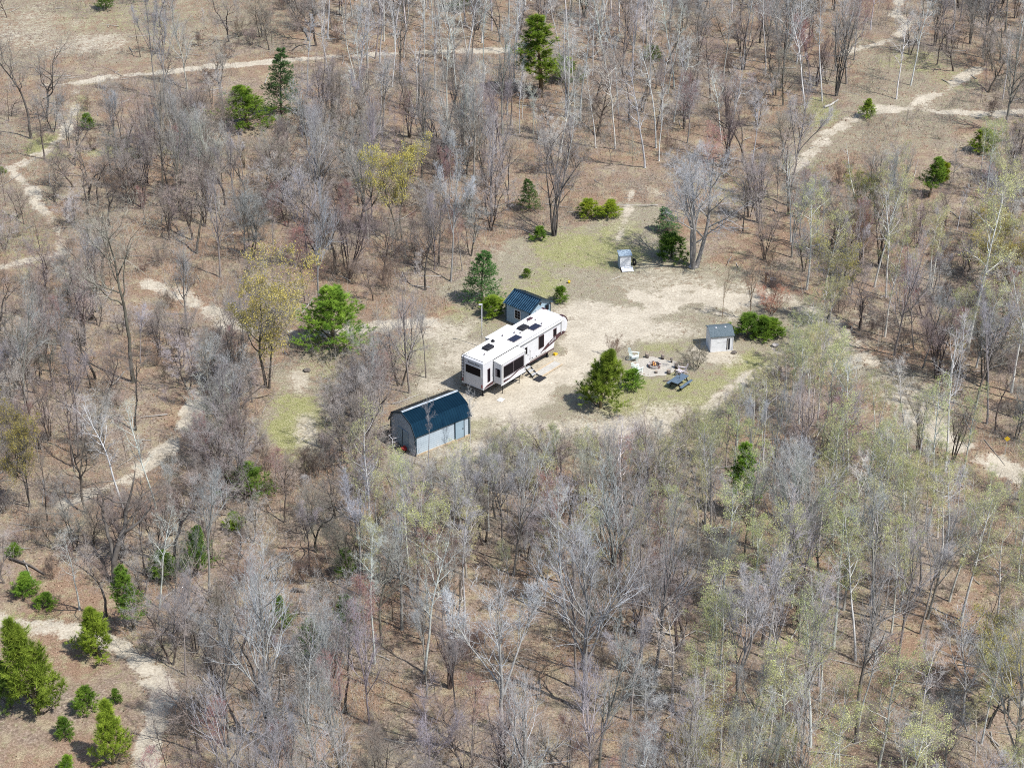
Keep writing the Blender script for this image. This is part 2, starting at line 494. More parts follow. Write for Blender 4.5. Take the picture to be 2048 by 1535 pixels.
def sheet(name, quads, extra=None):
    used, inv = np.unique(quads, return_inverse=True)
    vv, qq = V[used], inv.reshape(-1, 4)
    s_, g_, w_ = sandf[used], grassf[used], strawf[used]
    if extra is not None:
        n0 = len(vv)
        pos = {k: np.searchsorted(used, k) for k in (0, NX, NY * (NX + 1), NY * (NX + 1) + NX)}
        a, b_, c_, d_ = pos[0], pos[NX], pos[NY * (NX + 1) + NX], pos[NY * (NX + 1)]
        far = np.array([(-5000, -3000, 0), (5000, -3000, 0), (5000, 9000, 0), (-5000, 9000, 0)], dtype=float)
        vv = np.concatenate([vv, far])
        qq = np.concatenate([qq, [(n0, n0 + 1, b_, a), (n0 + 1, n0 + 2, c_, b_), (n0 + 2, n0 + 3, d_, c_), (n0 + 3, n0, a, d_)]])
        s_, g_ = np.concatenate([s_, np.zeros(4)]), np.concatenate([g_, np.full(4, .2)])
        w_ = np.concatenate([w_, np.zeros(4)])
    me = np_mesh(name, vv, [qq], [M['ground']], smooth=True)
    for nm, arr in (("sand", s_), ("grass", g_), ("straw", w_)):
        at_ = me.attributes.new(nm, 'FLOAT', 'POINT')
        at_.data.foreach_set("value", np.ascontiguousarray(arr, dtype=np.float32))
    o = link(bpy.data.objects.new(name, me))
    return tag(o, kind="structure")

edge_cells = np.zeros((NY, NX), bool); edge_cells[0] = edge_cells[-1] = True; edge_cells[:, 0] = edge_cells[:, -1] = True
fid = np.where(edge_cells.reshape(-1), -1, fid)
tag(sheet("ground", Q[fid < 0], extra=True), "brown leaf litter and dry grass of the forest floor", "ground")
for k, (lab, hw, st, pts) in enumerate(TRAILS):
    if (fid == k).any():
        tag(sheet("driveway" if k == len(TRAILS) - 1 else "path", Q[fid == k]), lab, "driveway" if k == len(TRAILS) - 1 else "path")
print("GROUND done")

# ------------------------------------------------------------------ materials of the built things
M['white'] = paint("trailer_white", (.64, .64, .655), (.56, .56, .575), 1.2, .45, spec=.4)
M['roof_white'] = paint("trailer_roof_white", (.78, .77, .74), (.55, .53, .49), 1.6, .7)
M['cream'] = paint("trailer_trim", (.66, .65, .63), (.58, .57, .55), 2, .5)
M['glass'] = paint("dark_window_glass", (.006, .005, .008), (.011, .008, .012), 1, .1, spec=.08)
M['black'] = paint("black_plastic", (.02, .02, .022), (.035, .034, .036), 4, .5)
M['charcoal'] = paint("charcoal_metal", (.02, .02, .024), (.036, .036, .042), 4, .6, spec=.15)
M['maroon'] = paint("maroon_graphic", (.055, .025, .03), (.085, .04, .045), 2, .45)
M['graphic_grey'] = paint("grey_graphic", (.17, .14, .15), (.22, .19, .20), 2, .5)
M['solar'] = paint("solar_cells", (.012, .016, .035), (.02, .024, .045), 6, .3, spec=.3)
M['alu'] = paint("aluminium", (.62, .62, .62), (.5, .5, .5), 5, .4, metal=.4)
M['red'] = paint("red_paint", (.32, .03, .03), (.22, .03, .03), 5, .5)
M['yellow'] = paint("yellow_paint", (.75, .50, .03), (.62, .42, .03), 5, .5)
M['rubber'] = paint("tyre_rubber", (.018, .018, .018), (.035, .033, .03), 8, .9)
M['blue_siding'] = paint("blue_siding", (.30, .40, .47), (.25, .345, .41), 1.5, .6)
M['pale_siding'] = paint("pale_blue_siding", (.42, .49, .54), (.34, .405, .455), 1.3, .65)
M['blue_roof'] = paint("blue_metal_roof", (.022, .052, .08), (.05, .095, .135), 1.5, .26, metal=.75, spec=.4)
M['teal_roof'] = paint("dark_teal_roof", (.010, .040, .066), (.015, .055, .085), .8, .26, metal=.8, spec=.4)
M['beige'] = paint("beige_band", (.40, .37, .345), (.34, .31, .29), 2, .6)
M['cap_grey'] = paint("weathered_ridge_cap", (.40, .44, .47), (.16, .2, .24), 3.5, .5)
M['trim_dark'] = paint("dark_trim", (.02, .045, .065), (.03, .06, .085), 2, .5)
M['shingle'] = paint("grey_shingle", (.06, .085, .10), (.15, .185, .205), 14, .95, bump=.5)
M['plywood_white'] = paint("weathered_white_board", (.74, .75, .76), (.58, .59, .60), 2.5, .8, bump=.1)
M['blue_tarp'] = paint("pale_blue_sheet", (.38, .46, .52), (.27, .34, .40), 3, .7)
M['wood'] = paint("fresh_lumber", (.52, .42, .29), (.40, .31, .21), 5, .8, bump=.1)
M['wood_grey'] = paint("weathered_lumber", (.50, .48, .44), (.38, .36, .32), 5, .9, bump=.1)
M['brown_wood'] = paint("brown_wood", (.17, .10, .06), (.11, .065, .04), 5, .8)
M['log_bark'] = paint("log_bark", (.10, .085, .075), (.19, .165, .145), 7, .95, bump=.3)
M['log_cut'] = paint("cut_log_end", (.36, .29, .22), (.27, .21, .16), 7, .9)
M['mint'] = paint("pale_mint_plastic", (.70, .76, .71), (.62, .69, .64), 4, .55)
M['pinkish'] = paint("pale_lavender_plastic", (.66, .60, .62), (.58, .52, .55), 4, .6)
M['slate_blue'] = paint("slate_blue_boards", (.12, .165, .215), (.085, .12, .16), 4, .6)
M['rust'] = paint("rusty_steel", (.13, .10, .11), (.24, .155, .12), 6, .8, bump=.2)
M['stone'] = paint("pale_stone", (.46, .42, .39), (.33, .30, .28), 6, .95, bump=.3)
M['ash'] = paint("grey_ash", (.09, .085, .08), (.24, .22, .20), 9, 1.0)
M['gravel'] = paint("grey_gravel", (.34, .31, .265), (.53, .49, .42), 9, 1.0, bump=.8)
def emit_mat(name, col, st):
    m, nt, b = new_mat(name)
    n = noise_node(nt, 5, 3, .6)
    r = ramp(nt, n.outputs[0], [(.35, col), (.7, (1.0, .62, .22))])
    nt.links.new(r.outputs[0], b.inputs["Base Color"])
    nt.links.new(r.outputs[0], b.inputs["Emission Color"])
    b.inputs["Emission Strength"].default_value = st
    return m
M['flame'] = emit_mat("fire_flame", (.9, .25, .05), .45)

def rot2(a): return Matrix.Rotation(a, 3, 'Z')
def text(body, size, parent, loc, rot, mat, name="lettering", shear=0.0):
    cu = bpy.data.curves.new(name, 'FONT')
    cu.body = body; cu.size = size; cu.extrude = .004; cu.shear = shear
    cu.align_x = 'CENTER'; cu.align_y = 'CENTER'
    cu.materials.append(mat)
    tmp = bpy.data.objects.new(name, cu)
    COL.objects.link(tmp)
    dg = bpy.context.evaluated_depsgraph_get()
    me = bpy.data.meshes.new_from_object(tmp.evaluated_get(dg))
    bpy.data.objects.remove(tmp)
    o = bpy.data.objects.new(name, me)
    link(o, parent)
    o.location = loc; o.rotation_euler = rot
    return o

# ------------------------------------------------------------------ camper trailer (fifth wheel)
RV_A = R(51.0)
RV_TOP = 3.6
rc = g(966, 727, RV_TOP)                                  # rear corner of the roof on the door side
RV_W, RV_L = 2.48, 11.9
rv_loc = rc + Vector((math.cos(RV_A) * 0, 0, -RV_TOP)) + Vector((-math.sin(RV_A), math.cos(RV_A), 0)) * (RV_W / 2)
rv_loc.z = 0
rv = thing("camper_trailer", "long white fifth-wheel camper trailer with slide-outs parked beside the sandy drive", "camper trailer", rv_loc, RV_A)
hw = RV_W / 2
ZB, ZT = .86, RV_TOP
# shell: side profile pushed across, with a rounded front cap
prof = [(0, ZB), (10.1, ZB), (10.25, 1.75), (11.55, 1.78), (11.95, 2.05), (12.12, 2.5), (12.08, 2.95), (11.85, 3.35), (11.45, ZT + .06), (8.0, ZT + .03), (.12, ZT), (0, ZT - .1)]
b = MB(); b.prism(prof, -hw, hw)
body = b.build("body", M['white'], rv)
bv = body.modifiers.new("bevel", 'BEVEL'); bv.width = .05; bv.segments = 2; bv.limit_method = 'ANGLE'
b = MB(); b.box((5.75, 0, ZT + .05), (11.2, RV_W - .16, .05), bev=.02); roof = b.build("roof", M['roof_white'], rv)
# roof gear
for x, y in ((2.35, .12), (7.2, .05)):
    b = MB(); b.box((x, y, ZT + .19), (.95, .72, .24), bev=.06); b.box((x + .1, y, ZT + .325), (.5, .42, .03)); b.build("air_conditioner", M['charcoal'], roof)
for x in (5.2, 8.0):
    b = MB(); b.box((x, -.62, ZT + .12), (1.15, .72, .04))
    o = b.build("solar_panel", M['solar'], roof)
    f = MB(); 
    for s_ in (-1, 1):
        f.box((x, -.62 + s_ * .375, ZT + .125), (1.21, .03, .05)); f.box((x + s_ * .59, -.62, ZT + .125), (.03, .72, .05))
    for i in range(1, 4): f.box((x - .575 + i * .2875, -.62, ZT + .1425), (.012, .70, .006))
    f.build("panel_frame", M['graphic_grey'], roof)
b = MB()
for i in range(5): b.tube([(3.6, .62, ZT + .075 + i * .04), (3.6, .62, ZT + .115 + i * .04)], [.2 - i * .03, .19 - i * .034], 12)
b.build("antenna_dome", M['charcoal'], roof)
for x, y in ((4.9, .55), (6.0, .1), (6.3, -.35), (8.5, .55), (8.9, -.75), (9.1, .15), (1.2, -.4)):
    b = MB(); b.tube([(x, y, ZT + .07), (x, y, ZT + .18)], .045, 8); b.tube([(x, y, ZT + .18), (x, y, ZT + .21)], .07, 8); b.build("vent_pipe", M['graphic_grey'], roof)
b = MB(); b.box((9.0, .72, ZT + .12), (.6, .34, .1), bev=.03); b.build("roof_hatch", M['maroon'], roof)
b = MB(); b.box((9.7, .25, ZT + .11), (.36, .12, .08), bev=.02); b.build("roof_vent", M['cream'], roof)
b = MB(); b.box((.7, .9, ZT + .1), (.3, .25, .07), bev=.02); b.build("roof_vent", M['white'], roof)
# gutter rails
for s_ in (-1, 1):
    b = MB(); b.box((5.7, s_ * (hw + .012), ZT - .12), (11.1, .03, .05)); b.build("gutter_rail", M['cream'], rv)
# front cap eyebrow, dark
b = MB(); 
cap = [(11.30, ZT + .10), (11.60, ZT + .07), (11.90, 3.40), (12.14, 2.95), (12.10, 2.80), (11.80, 3.30), (11.55, ZT - .05), (11.28, ZT + .02)]
b.prism(cap, -hw * 1.0, -hw * .72); b.prism(cap, hw * .72, hw); b.prism([(12.02, 3.1), (12.16, 2.75), (12.16, 2.5), (12.08, 2.5)], -hw * .8, hw * .8)
b.build("front_cap", M['maroon'], rv)
# door side: windows, graphics, awning, painted underside shade
def wall_box(name, x0, x1, z0, z1, m, out=.02, parent=rv, side=-1):
    b = MB(); b.box(((x0 + x1) / 2, side * (hw + out / 2), (z0 + z1) / 2), (x1 - x0, out, z1 - z0)); return b.build(name, m, parent)
for x0, x1, z0, z1 in ((7.85, 8.55, 1.75, 2.95), (10.0, 10.4, 2.15, 2.85), (.62, .92, 1.5, 2.75)):
    w = wall_box("window", x0, x1, z0, z1, M['glass'], .03)
    f = MB()
    for z in (z0, z1): f.box(((x0 + x1) / 2, -(hw + .02), z), (x1 - x0 + .06, .05, .045))
    for x in (x0, x1): f.box((x, -(hw + .021), (z0 + z1) / 2), (.045, .05, z1 - z0))
    f.build("window_frame", M['maroon'], w)
d = wall_box("door", 5.62, 6.32, .98, 2.9, M['white'], .035)
wall_box("door_window", 5.78, 6.16, 2.0, 2.7, M['glass'], .045, d)
b = MB(); b.box((6.24, -(hw + .05), 1.85), (.05, .05, .16)); b.build("handle", M['black'], d)
b = MB(); b.tube([(6.5, -(hw + .02), 1.3), (6.5, -(hw + .1), 1.3), (6.5, -(hw + .1), 2.2), (6.5, -(hw + .02), 2.2)], .018, 6); b.build("grab_rail", M['black'], rv)
# swoosh graphic with lettering
sw = [(8.2, 1.28), (8.9, 1.30), (10.4, 1.60), (11.0, 1.79), (11.55, 1.80), (11.85, 1.90), (11.5, 2.10), (10.9, 2.20), (10.2, 2.10), (9.1, 1.74)]
b = MB(); b.prism(sw, -(hw + .012), -(hw + .002)); gph = b.build("side_graphic", M['maroon'], rv)
text("SABRE", .36, gph, (9.85, -(hw + .02), 1.785), (R(90), R(-12), 0), M['white'], shear=.15)
for poly, m in (([(5.1, 2.55), (5.35, 2.8), (5.35, 2.42)], 'red'), ([(.0, 1.0), (.55, 1.22), (1.35, 1.3), (1.35, 1.0)], 'maroon'), ([(.1, .90), (1.3, .90), (1.3, .96), (.1, .96)], 'graphic_grey')):
    b = MB(); b.prism(poly, -(hw + .010), -(hw + .002)); b.build("side_graphic", M[m], rv)
b = MB(); b.box((8.1, -(hw + .004), ZB + .02), (4.0, .05, .10)); b.build("underside_shade", M['maroon'], rv)  # dark strip paints in the shade along the body's underside
wall_box("lower_band", 6.6, 10.08, .92, 1.10, M['beige'], .008)
for x, z in ((6.9, 1.25), (7.5, 1.15), (8.2, 1.25)):
    b = MB(); b.box((x, -(hw + .015), z), (.11, .03, .09)); b.build("hookup_cover", M['charcoal'], rv)
for x0, x1 in ((8.9, 10.0),):
    wall_box("storage_door", x0, x1, .98, 1.3, M['cream'], .018)
aw = MB(); aw.tube([(4.75, -(hw + .13), 3.34), (11.25, -(hw + .13), 3.38)], .10, 12); awo = aw.build("awning_roll", M['cream'], rv)
b = MB(); b.box((8.0, -(hw + .03), 3.22), (6.4, .06, .07)); b.build("awning_rail", M['charcoal'], awo)
for x in (4.85, 11.1):
    b = MB(); b.bar((x, -(hw + .06), 3.3), (x, -(hw + .06), 2.0), .06, .05); b.build("awning_arm", M['alu'], awo)
# door-side slide-out
def slide(x0, x1, side, depth, z0, z1, big):
    yo = side * (hw + depth); yi = side * (hw - .05); yc = (yo + yi) / 2
    b = MB(); b.prism([(yi, z0), (yo, z0), (yo, z1 - .12), (yi, z1)], x0, x1, axis='x')
    s_ = b.build("slide_out", M['white'], rv)
    bv = s_.modifiers.new("bevel", 'BEVEL'); bv.width = .025; bv.segments = 1
    b = MB(); b.prism([(yi, z1 + .01), (yo + side * .05, z1 - .115), (yo + side * .05, z1 - .06), (yi, z1 + .06)], x0 - .05, x1 + .05, axis='x'); b.build("slide_roof", M['roof_white'], s_)
    b = MB(); b.box(((x0 + x1) / 2, side * (hw + .012), z1 + .09), (x1 - x0 + .1, .03, .05)); b.box((x0 - .03, side * (hw + .012), (z0 + z1) / 2), (.05, .03, z1 - z0)); b.build("slide_seal", M['black'], s_)
    if big:
        xa, xb = x0 + .28, x1 - .28
        b = MB(); b.box(((xa + xb) / 2, yo + side * .012, 2.32), (xb - xa, .03, 1.12)); w = b.build("window", M['glass'], s_)
        b = MB(); b.box(((xa + xb) / 2, yo + side * .02, 2.90), (xb - xa + .12, .05, .05)); b.box(((xa + xb) / 2, yo + side * .02, 1.74), (xb - xa + .12, .05, .05))
        for x in (xa - .03, (xa + xb) / 2, xb + .03): b.box((x, yo + side * .021, 2.32), (.04, .04, 1.12))
        b.build("window_frame", M['graphic_grey'], w)
        for x in (x0 + .05, x0 + .2, x1 - .05): 
            b = MB(); b.bar((x, yo + side * .02, z0), (x, yo + side * .02, z1 - .15), .06, .05); b.build("slide_trim", M['cream'], s_)
        b = MB(); b.prism([(x0 + .3, 1.25), (x0 + 1.2, 1.3), (x1 - .9, 1.62), (x1 - .1, 1.58), (x1 - .1, 1.72), (x1 - 1.0, 1.72), (x0 + 1.2, 1.42), (x0 + .3, 1.5)], yo + side * .004, yo + side * .014); b.build("slide_graphic", M['maroon'], s_)
        b = MB(); b.box(((x0 + x1) / 2, yo + side * .02, z0 - .02), (x1 - x0 + .1, .08, .06)); b.build("slide_skirt", M['white'], s_)
        b = MB(); b.box((x0 - .012, (yo + yi) / 2 + side * .1, 2.25), (.03, .52, .78)); w = b.build("window", M['glass'], s_)
        b = MB(); b.box((x0 - .028, (yo + yi) / 2 - side * .06, 2.25), (.03, .2, .7)); b.build("window_pane", M['graphic_grey'], w)
        # slide supports
        for x in (x0 + .5, x1 - .5):
            b = MB(); b.tube([(x, side * (hw + depth * .7), 0), (x, side * (hw + depth * .7), z0)], .03, 6); b.build("jack", M['charcoal'], s_)
    else:
        b = MB(); b.box(((x0 + x1) / 2, yo + side * .012, 2.3), (1.2, .03, .7)); b.build("window", M['glass'], s_)
slide(1.4, 4.75, -1, .92, 1.15, 3.3, True)
slide(4.2, 7.3, 1, .75, 1.15, 3.42, False)
# rear: window, ladder, lamps, bumper, lettering
b = MB(); b.box((-.012, -.12, 2.55), (.03, 1.72, .80)); w = b.build("window", M['glass'], rv)
b = MB()
for z in (2.13, 2.97): b.box((-.02, -.12, z), (.04, 1.8, .05))
for y in (-1.0, .76): b.box((-.021, y, 2.55), (.04, .05, .84))
b.build("window_frame", M['cream'], w)
text("Forest River", .26, rv, (-.02, -.2, 3.22), (R(90), 0, R(-90)), M['charcoal'])
lad = MB()
for y in (.88, 1.16): lad.tube([(-.12, y, 1.1), (-.12, y, ZT + .12), (.35, y, ZT + .12)], .022, 6)
for i in range(9): lad.tube([(-.12, .88, 1.2 + i * .29), (-.12, 1.16, 1.2 + i * .29)], .018, 6)
lad.build("ladder", M['charcoal'], rv)
for y in (-1.1, 1.1):
    b = MB(); b.box((-.02, y, 1.25), (.04, .12, .32), bev=.015); b.build("tail_light", M['red'], rv)
b = MB(); b.box((-.16, 0, .78), (.12, 2.3, .12), bev=.02); b.build("bumper", M['black'], rv)
# frame, wheels, legs, pin box
b = MB()
for y in (-.8, .8): b.box((5.0, y, .76), (9.9, .12, .2))
b.box((5.0, 0, .80), (9.9, 1.9, .06)); b.build("chassis", M['black'], rv)
for y in (-1.08, 1.08):
    for x in (4.15, 5.05):
        b = MB(); b.tube([(x, y - .13, .39), (x, y + .13, .39)], .39, 20); wh = b.build("wheel", M['rubber'], rv)
        b = MB(); b.tube([(x, y - .14, .39), (x, y + .14, .39)], .2, 14); b.build("rim", M['alu'], wh)
for y in (-.75, .75):
    b = MB(); b.box((9.7, y, .46), (.14, .14, .84)); b.box((9.7, y, .03), (.3, .3, .05)); b.build("landing_leg", M['charcoal'], rv)
    b = MB(); b.tube([(.5, y, .0), (.5, y, .74)], .05, 8); b.box((.5, y, .02), (.25, .25, .04)); b.build("stabilizer_jack", M['charcoal'], rv)
b = MB(); b.prism([(10.3, 1.76), (11.2, 1.78), (11.3, 1.3), (11.15, 1.1), (10.95, 1.3), (10.8, 1.6)], -.18, .18); b.build("pin_box", M['charcoal'], rv)
# folding entry steps
b = MB()
for i in range(3):
    y = -(hw + .22 + i * .33); z = .72 - i * .22
    b.box((6.0, y, z), (.66, .28, .05))
st = b.build("entry_steps", M['alu'], rv)
for x in (5.68, 6.32):
    b = MB(); b.bar((x, -(hw + .02), .86), (x, -(hw + 1.1), .10), .05, .16); b.build("step_rail", M['black'], st)

def rvp(x, y, z=0.0):
    q = rot2(RV_A) @ Vector((x, y, 0))
    return Vector((rv_loc.x + q.x, rv_loc.y + q.y, z))
tag(MB().box((0, 0, .03), (1.1, .8, .05), bev=.02).build("doormat", M['charcoal'], None, rvp(6.05, -(hw + 1.55)), RV_A), "dark grey rubber mat at the foot of the trailer's entry steps", "doormat")
deck = thing("board_platform", "low platform of pale boards lying on the sand beside the trailer", "platform", rvp(7.9, -(hw + 1.05)), RV_A)
for i in range(6):
    b = MB(); b.box((0, -.5 + i * .2, .09), (2.9 - (i % 2) * .05, .18, .035)); b.build("board", M['wood'] if i in (0, 5) else M['wood_grey'], deck)
for x in (-1.2, 0, 1.2):
    b = MB(); b.box((x, 0, .035), (.09, 1.1, .07)); b.build("joist", M['wood'], deck)
tag(MB().box((0, 0, .025), (.6, .5, .04), bev=.01).build("ground_board", M['plywood_white'], None, rvp(.9, -(hw + 1.25)), RV_A + .1), "small white board lying on the ground below the trailer's rear slide-out", "board")
b = MB(); b.prism([(-.22, 0), (.22, 0), (.18, .12), (-.12, .26), (-.2, .2)], -.11, .11)
tag(b.build("wheel_chock", M['yellow'], None, rvp(10.5, -(hw - .1)), RV_A), "small yellow chock under the front corner of the trailer", "wheel chock")
# mast behind the trailer
mp = g(964, 694)
mast = thing("lamp_mast", "thin white mast with a small lamp head standing behind the trailer", "mast", mp)
b = MB(); b.tube([(0, 0, 0), (0, 0, 2.2), (.02, 0, 4.4)], [.045, .04, .03], 8); b.build("pole", M['white'], mast)
b = MB(); b.box((-.1, 0, 4.42), (.34, .14, .1), bev=.02); b.build("lamp_head", M['white'], mast)
for s_ in (-1, 1):
    b = MB(); b.tube([(0, 0, 1.5), (s_ * .45, .2, 0)], .012, 5); b.build("brace", M['alu'], mast)

# ------------------------------------------------------------------ lap-sided wall
def lap_wall(b, p0, p1, z0, z1, n=None, thick=.05, step=.16, top=None):
    """horizontal lap boards from p0 to p1 facing the right-hand side of p0->p1; top(t) limits the height"""
    p0, p1 = Vector(p0), Vector(p1)
    d = p1 - p0
    nrm = Vector((d.y, -d.x, 0)).normalized()
    z = z0
    while z < z1 - .01:
        zz = min(z + step, z1)
        if top is None: a0, a1 = 0.0, 1.0
        else:
            ts = [t / 60 for t in range(61) if top(t / 60) >= (z + zz) / 2]
            if not ts: break
            a0, a1 = min(ts), max(ts)
        q0, q1 = p0 + d * a0, p0 + d * a1
        o1, o2 = nrm * .028, nrm * .006
        b.add([(q0 + o1).to_tuple()[:2] + (z,), (q1 + o1).to_tuple()[:2] + (z,), (q1 + o2).to_tuple()[:2] + (zz,), (q0 + o2).to_tuple()[:2] + (zz,),
               (q0 - nrm * .02).to_tuple()[:2] + (z,), (q1 - nrm * .02).to_tuple()[:2] + (z,), (q1 - nrm * .02).to_tuple()[:2] + (zz,), (q0 - nrm * .02).to_tuple()[:2] + (zz,)],
              [(0, 1, 2, 3), (0, 4, 5, 1), (2, 6, 7, 3), (0, 3, 7, 4), (1, 5, 6, 2), (4, 7, 6, 5)])
        z = zz

def grid_window(parent, c, wdt, hgt, ax, nrm, nx, ny, frame, name="window"):
    """window on a wall: ax = unit vector along the wall, nrm = outward"""
    c, ax, nrm = Vector(c), Vector(ax), Vector(nrm)
    Mx = Matrix((ax, nrm, Vector((0, 0, 1)))).transposed()
    b = MB(); b.box(c + nrm * .02, (wdt + .14, .06, hgt + .14), Mx); w = b.build(name, frame, parent)
    pw, ph = wdt / nx, hgt / ny
    for i in range(nx):
        for j in range(ny):
            b = MB(); b.box(c + ax * (-wdt / 2 + pw * (i + .5)) + nrm * .058 + Vector((0, 0, -hgt / 2 + ph * (j + .5))), (pw - .035, .02, ph - .035), Mx); b.build("pane", M['glass'], w)
    return w

# ------------------------------------------------------------------ small blue gable shed behind the trailer
SA = R(-41.0)
sl, swd, sh, srise = 2.95, 2.9, 2.0, .72           # ridge length, width, eave height, rise
c0 = g(1008.6, 604.5, sh)                          # eave corner that the photo shows on the left
loc = c0 + Vector((math.cos(SA), math.sin(SA), 0)) * (sl / 2 + .1) + Vector((-math.sin(SA), math.cos(SA), 0)) * (swd / 2 + .15)
loc.z = 0
shed = thing("garden_shed", "small blue gable shed with ribbed blue metal roof behind the trailer", "shed", loc, SA)
hx, hy = sl / 2, swd / 2
b = MB(); b.box((0, 0, .06), (sl - .05, swd - .05, .14)); b.build("floor_frame", M['wood_grey'], shed)
b = MB(); lap_wall(b, (-hx, -hy, 0), (hx, -hy, 0), .1, sh); b.build("wall", M['blue_siding'], shed)
b = MB(); lap_wall(b, (hx, hy, 0), (-hx, hy, 0), .1, sh); b.build("wall", M['blue_siding'], shed)
gtop = lambda t: sh + srise * (1 - abs(2 * t - 1))
b = MB(); lap_wall(b, (hx, -hy, 0), (hx, hy, 0), .1, sh + srise, top=gtop); b.build("gable_wall", M['blue_siding'], shed)
b = MB(); lap_wall(b, (-hx, hy, 0), (-hx, -hy, 0), .1, sh + srise, top=gtop); b.build("gable_wall", M['blue_siding'], shed)
for x in (-hx, hx):
    for y in (-hy, hy):
        b = MB(); b.box((x, y, sh / 2 + .05), (.12, .12, sh - .1)); b.build("corner_trim", M['trim_dark'], shed)
for s_ in (-1, 1):
    b = MB()
    e, rz_ = (s_ * (hy + .18), sh - .10), (0, sh + srise + .03)
    b.prism([e, (e[0], e[1] + .05), (0, rz_[1] + .05), (0, rz_[1])], -hx - .2, hx + .2, axis='x')
    rf = b.build("roof_slope", M['blue_roof'], shed)
    n = 14
    rb = MB()
    for i in range(n + 1):
        x = -hx - .18 + (sl + .36) * i / n
        rb.bar((x, e[0], e[1] + .065), (x, 0, rz_[1] + .065), .045, .04)
    rb.build("roof_ribs", M['blue_roof'], rf)
    b = MB(); b.bar((hx + .21, e[0], e[1] + .02), (hx + .21, 0, rz_[1] + .02), .04, .12); b.bar((-hx - .21, e[0], e[1] + .02), (-hx - .21, 0, rz_[1] + .02), .04, .12); b.build("rake_board", M['trim_dark'], rf)
b = MB(); b.prism([(-.16, sh + srise + .045), (0, sh + srise + .13), (.16, sh + srise + .045), (0, sh + srise + .10)], -hx - .22, hx + .22, axis='x'); b.build("ridge_cap", M['blue_roof'], shed)
grid_window(shed, (.0, -hy - .02, 1.2), .62, .85, (1, 0, 0), (0, -1, 0), 2, 3, M['white'])
b = MB(); b.box((hx + .03, -.1, 1.0), (.05, 1.15, 1.75)); dr = b.build("door", M['pale_siding'], shed)
for y in (-.55, .35): 
    b = MB(); b.box((hx + .06, y - .1 + .1, 1.0), (.03, .07, 1.72)); b.build("door_stile", M['white'], dr)
b = MB(); b.box((hx + .06, .36, 1.0), (.04, .05, .1)); b.build("handle", M['black'], dr)
grid_window(shed, (hx + .02, .95, 1.55), .42, .5, (0, 1, 0), (1, 0, 0), 2, 2, M['trim_dark'])
b = MB(); b.box((hx + .04, 0, sh + .28), (.04, .34, .1)); b.box((hx + .04, 0, sh + .26), (.05, .08, .32)); b.build("gable_emblem", M['black'], shed)

# ------------------------------------------------------------------ gambrel barn shed
BA = R(38.0)
bl, bh = 5.55, 2.0
wall_hw, eave_hw, fold_hw = 1.78, 1.95, 1.36
zr, zf = 3.52, 2.95
rl = g(803, 824, zr)                               # ridge end on the left in the photo
ax = Vector((math.cos(BA), math.sin(BA), 0))
loc = rl + ax * (bl / 2 + .12); loc.z = 0
barn = thing("barn_shed", "barn-roofed storage shed with dark teal roof and pale blue lap siding", "shed", loc, BA)
hx = bl / 2
b = MB(); b.box((0, 0, .06), (bl - .06, 2 * wall_hw - .06, .14)); b.build("floor_frame", M['wood_grey'], barn)
b = MB(); b.box((0, -wall_hw - .04, .09), (bl + .1, .08, .16)); b.build("base_board", M['wood'], barn)
b = MB(); lap_wall(b, (-hx, -wall_hw, 0), (hx, -wall_hw, 0), .15, bh, step=.2); b.build("wall", M['pale_siding'], barn)
b = MB(); lap_wall(b, (hx, wall_hw, 0), (-hx, wall_hw, 0), .15, bh, step=.2); b.build("wall", M['pale_siding'], barn)
def gam(t):
    u = abs(2 * t - 1) * wall_hw
    return zr - (zr - zf) * u / fold_hw - .06 if u < fold_hw else zf - (zf - bh) * (u - fold_hw) / (eave_hw - fold_hw) - .06
for s_ in (-1, 1):
    b = MB(); lap_wall(b, (s_ * hx, -s_ * wall_hw, 0), (s_ * hx, s_ * wall_hw, 0), .15, zr, step=.2, top=gam); b.build("end_wall", M['pale_siding'], barn)
    for y in (-wall_hw, wall_hw):
        b = MB(); b.box((s_ * hx, y, 1.05), (.13, .13, 1.9)); b.build("corner_trim", M['trim_dark'], barn)
for s_ in (-1, 1):
    for nm, (y0, z0_), (y1, z1_) in (("upper_roof_slope", (fold_hw, zf), (0, zr)), ("lower_roof_slope", (eave_hw, bh - .08), (fold_hw, zf))):
        b = MB(); b.prism([(s_ * y0, z0_), (s_ * y0, z0_ + .05), (s_ * y1, z1_ + .05), (s_ * y1, z1_)], -hx - .16, hx + .16, axis='x')
        rf = b.build(nm, M['teal_roof'], barn)
        rb = MB()
        for i in range(25):
            x = -hx - .14 + (bl + .28) * i / 24
            rb.bar((x, s_ * y0, z0_ + .058), (x, s_ * y1, z1_ + .058), .03, .022)
        rb.build("roof_ribs", M['teal_roof'], rf)
        b = MB()
        for x in (-hx - .17, hx + .17): b.bar((x, s_ * y0, z0_ - .01), (x, s_ * y1, z1_ - .01), .03, .14)
        b.build("rake_board", M['trim_dark'], rf)
b = MB(); b.prism([(-.15, zr + .045), (0, zr + .12), (.15, zr + .045), (0, zr + .08)], -hx - .14, hx + .14, axis='x'); b.build("ridge_cap", M['cap_grey'], barn)
b = MB(); b.box((1.75, -wall_hw - .05, 1.0), (.9, .06, 1.75)); dr = b.build("door", M['blue_siding'], barn)
for x in (1.28, 2.22):
    b = MB(); b.box((x, -wall_hw - .06, 1.0), (.07, .08, 1.82)); b.build("door_frame", M['trim_dark'], dr)
b = MB(); b.box((2.08, -wall_hw - .1, 1.0), (.05, .06, .12)); b.build("handle", M['black'], dr)
b = MB(); b.box((-hx - .05, 0, 1.0), (.06, 1.5, 1.7)); dr = b.build("door", M['blue_siding'], barn)
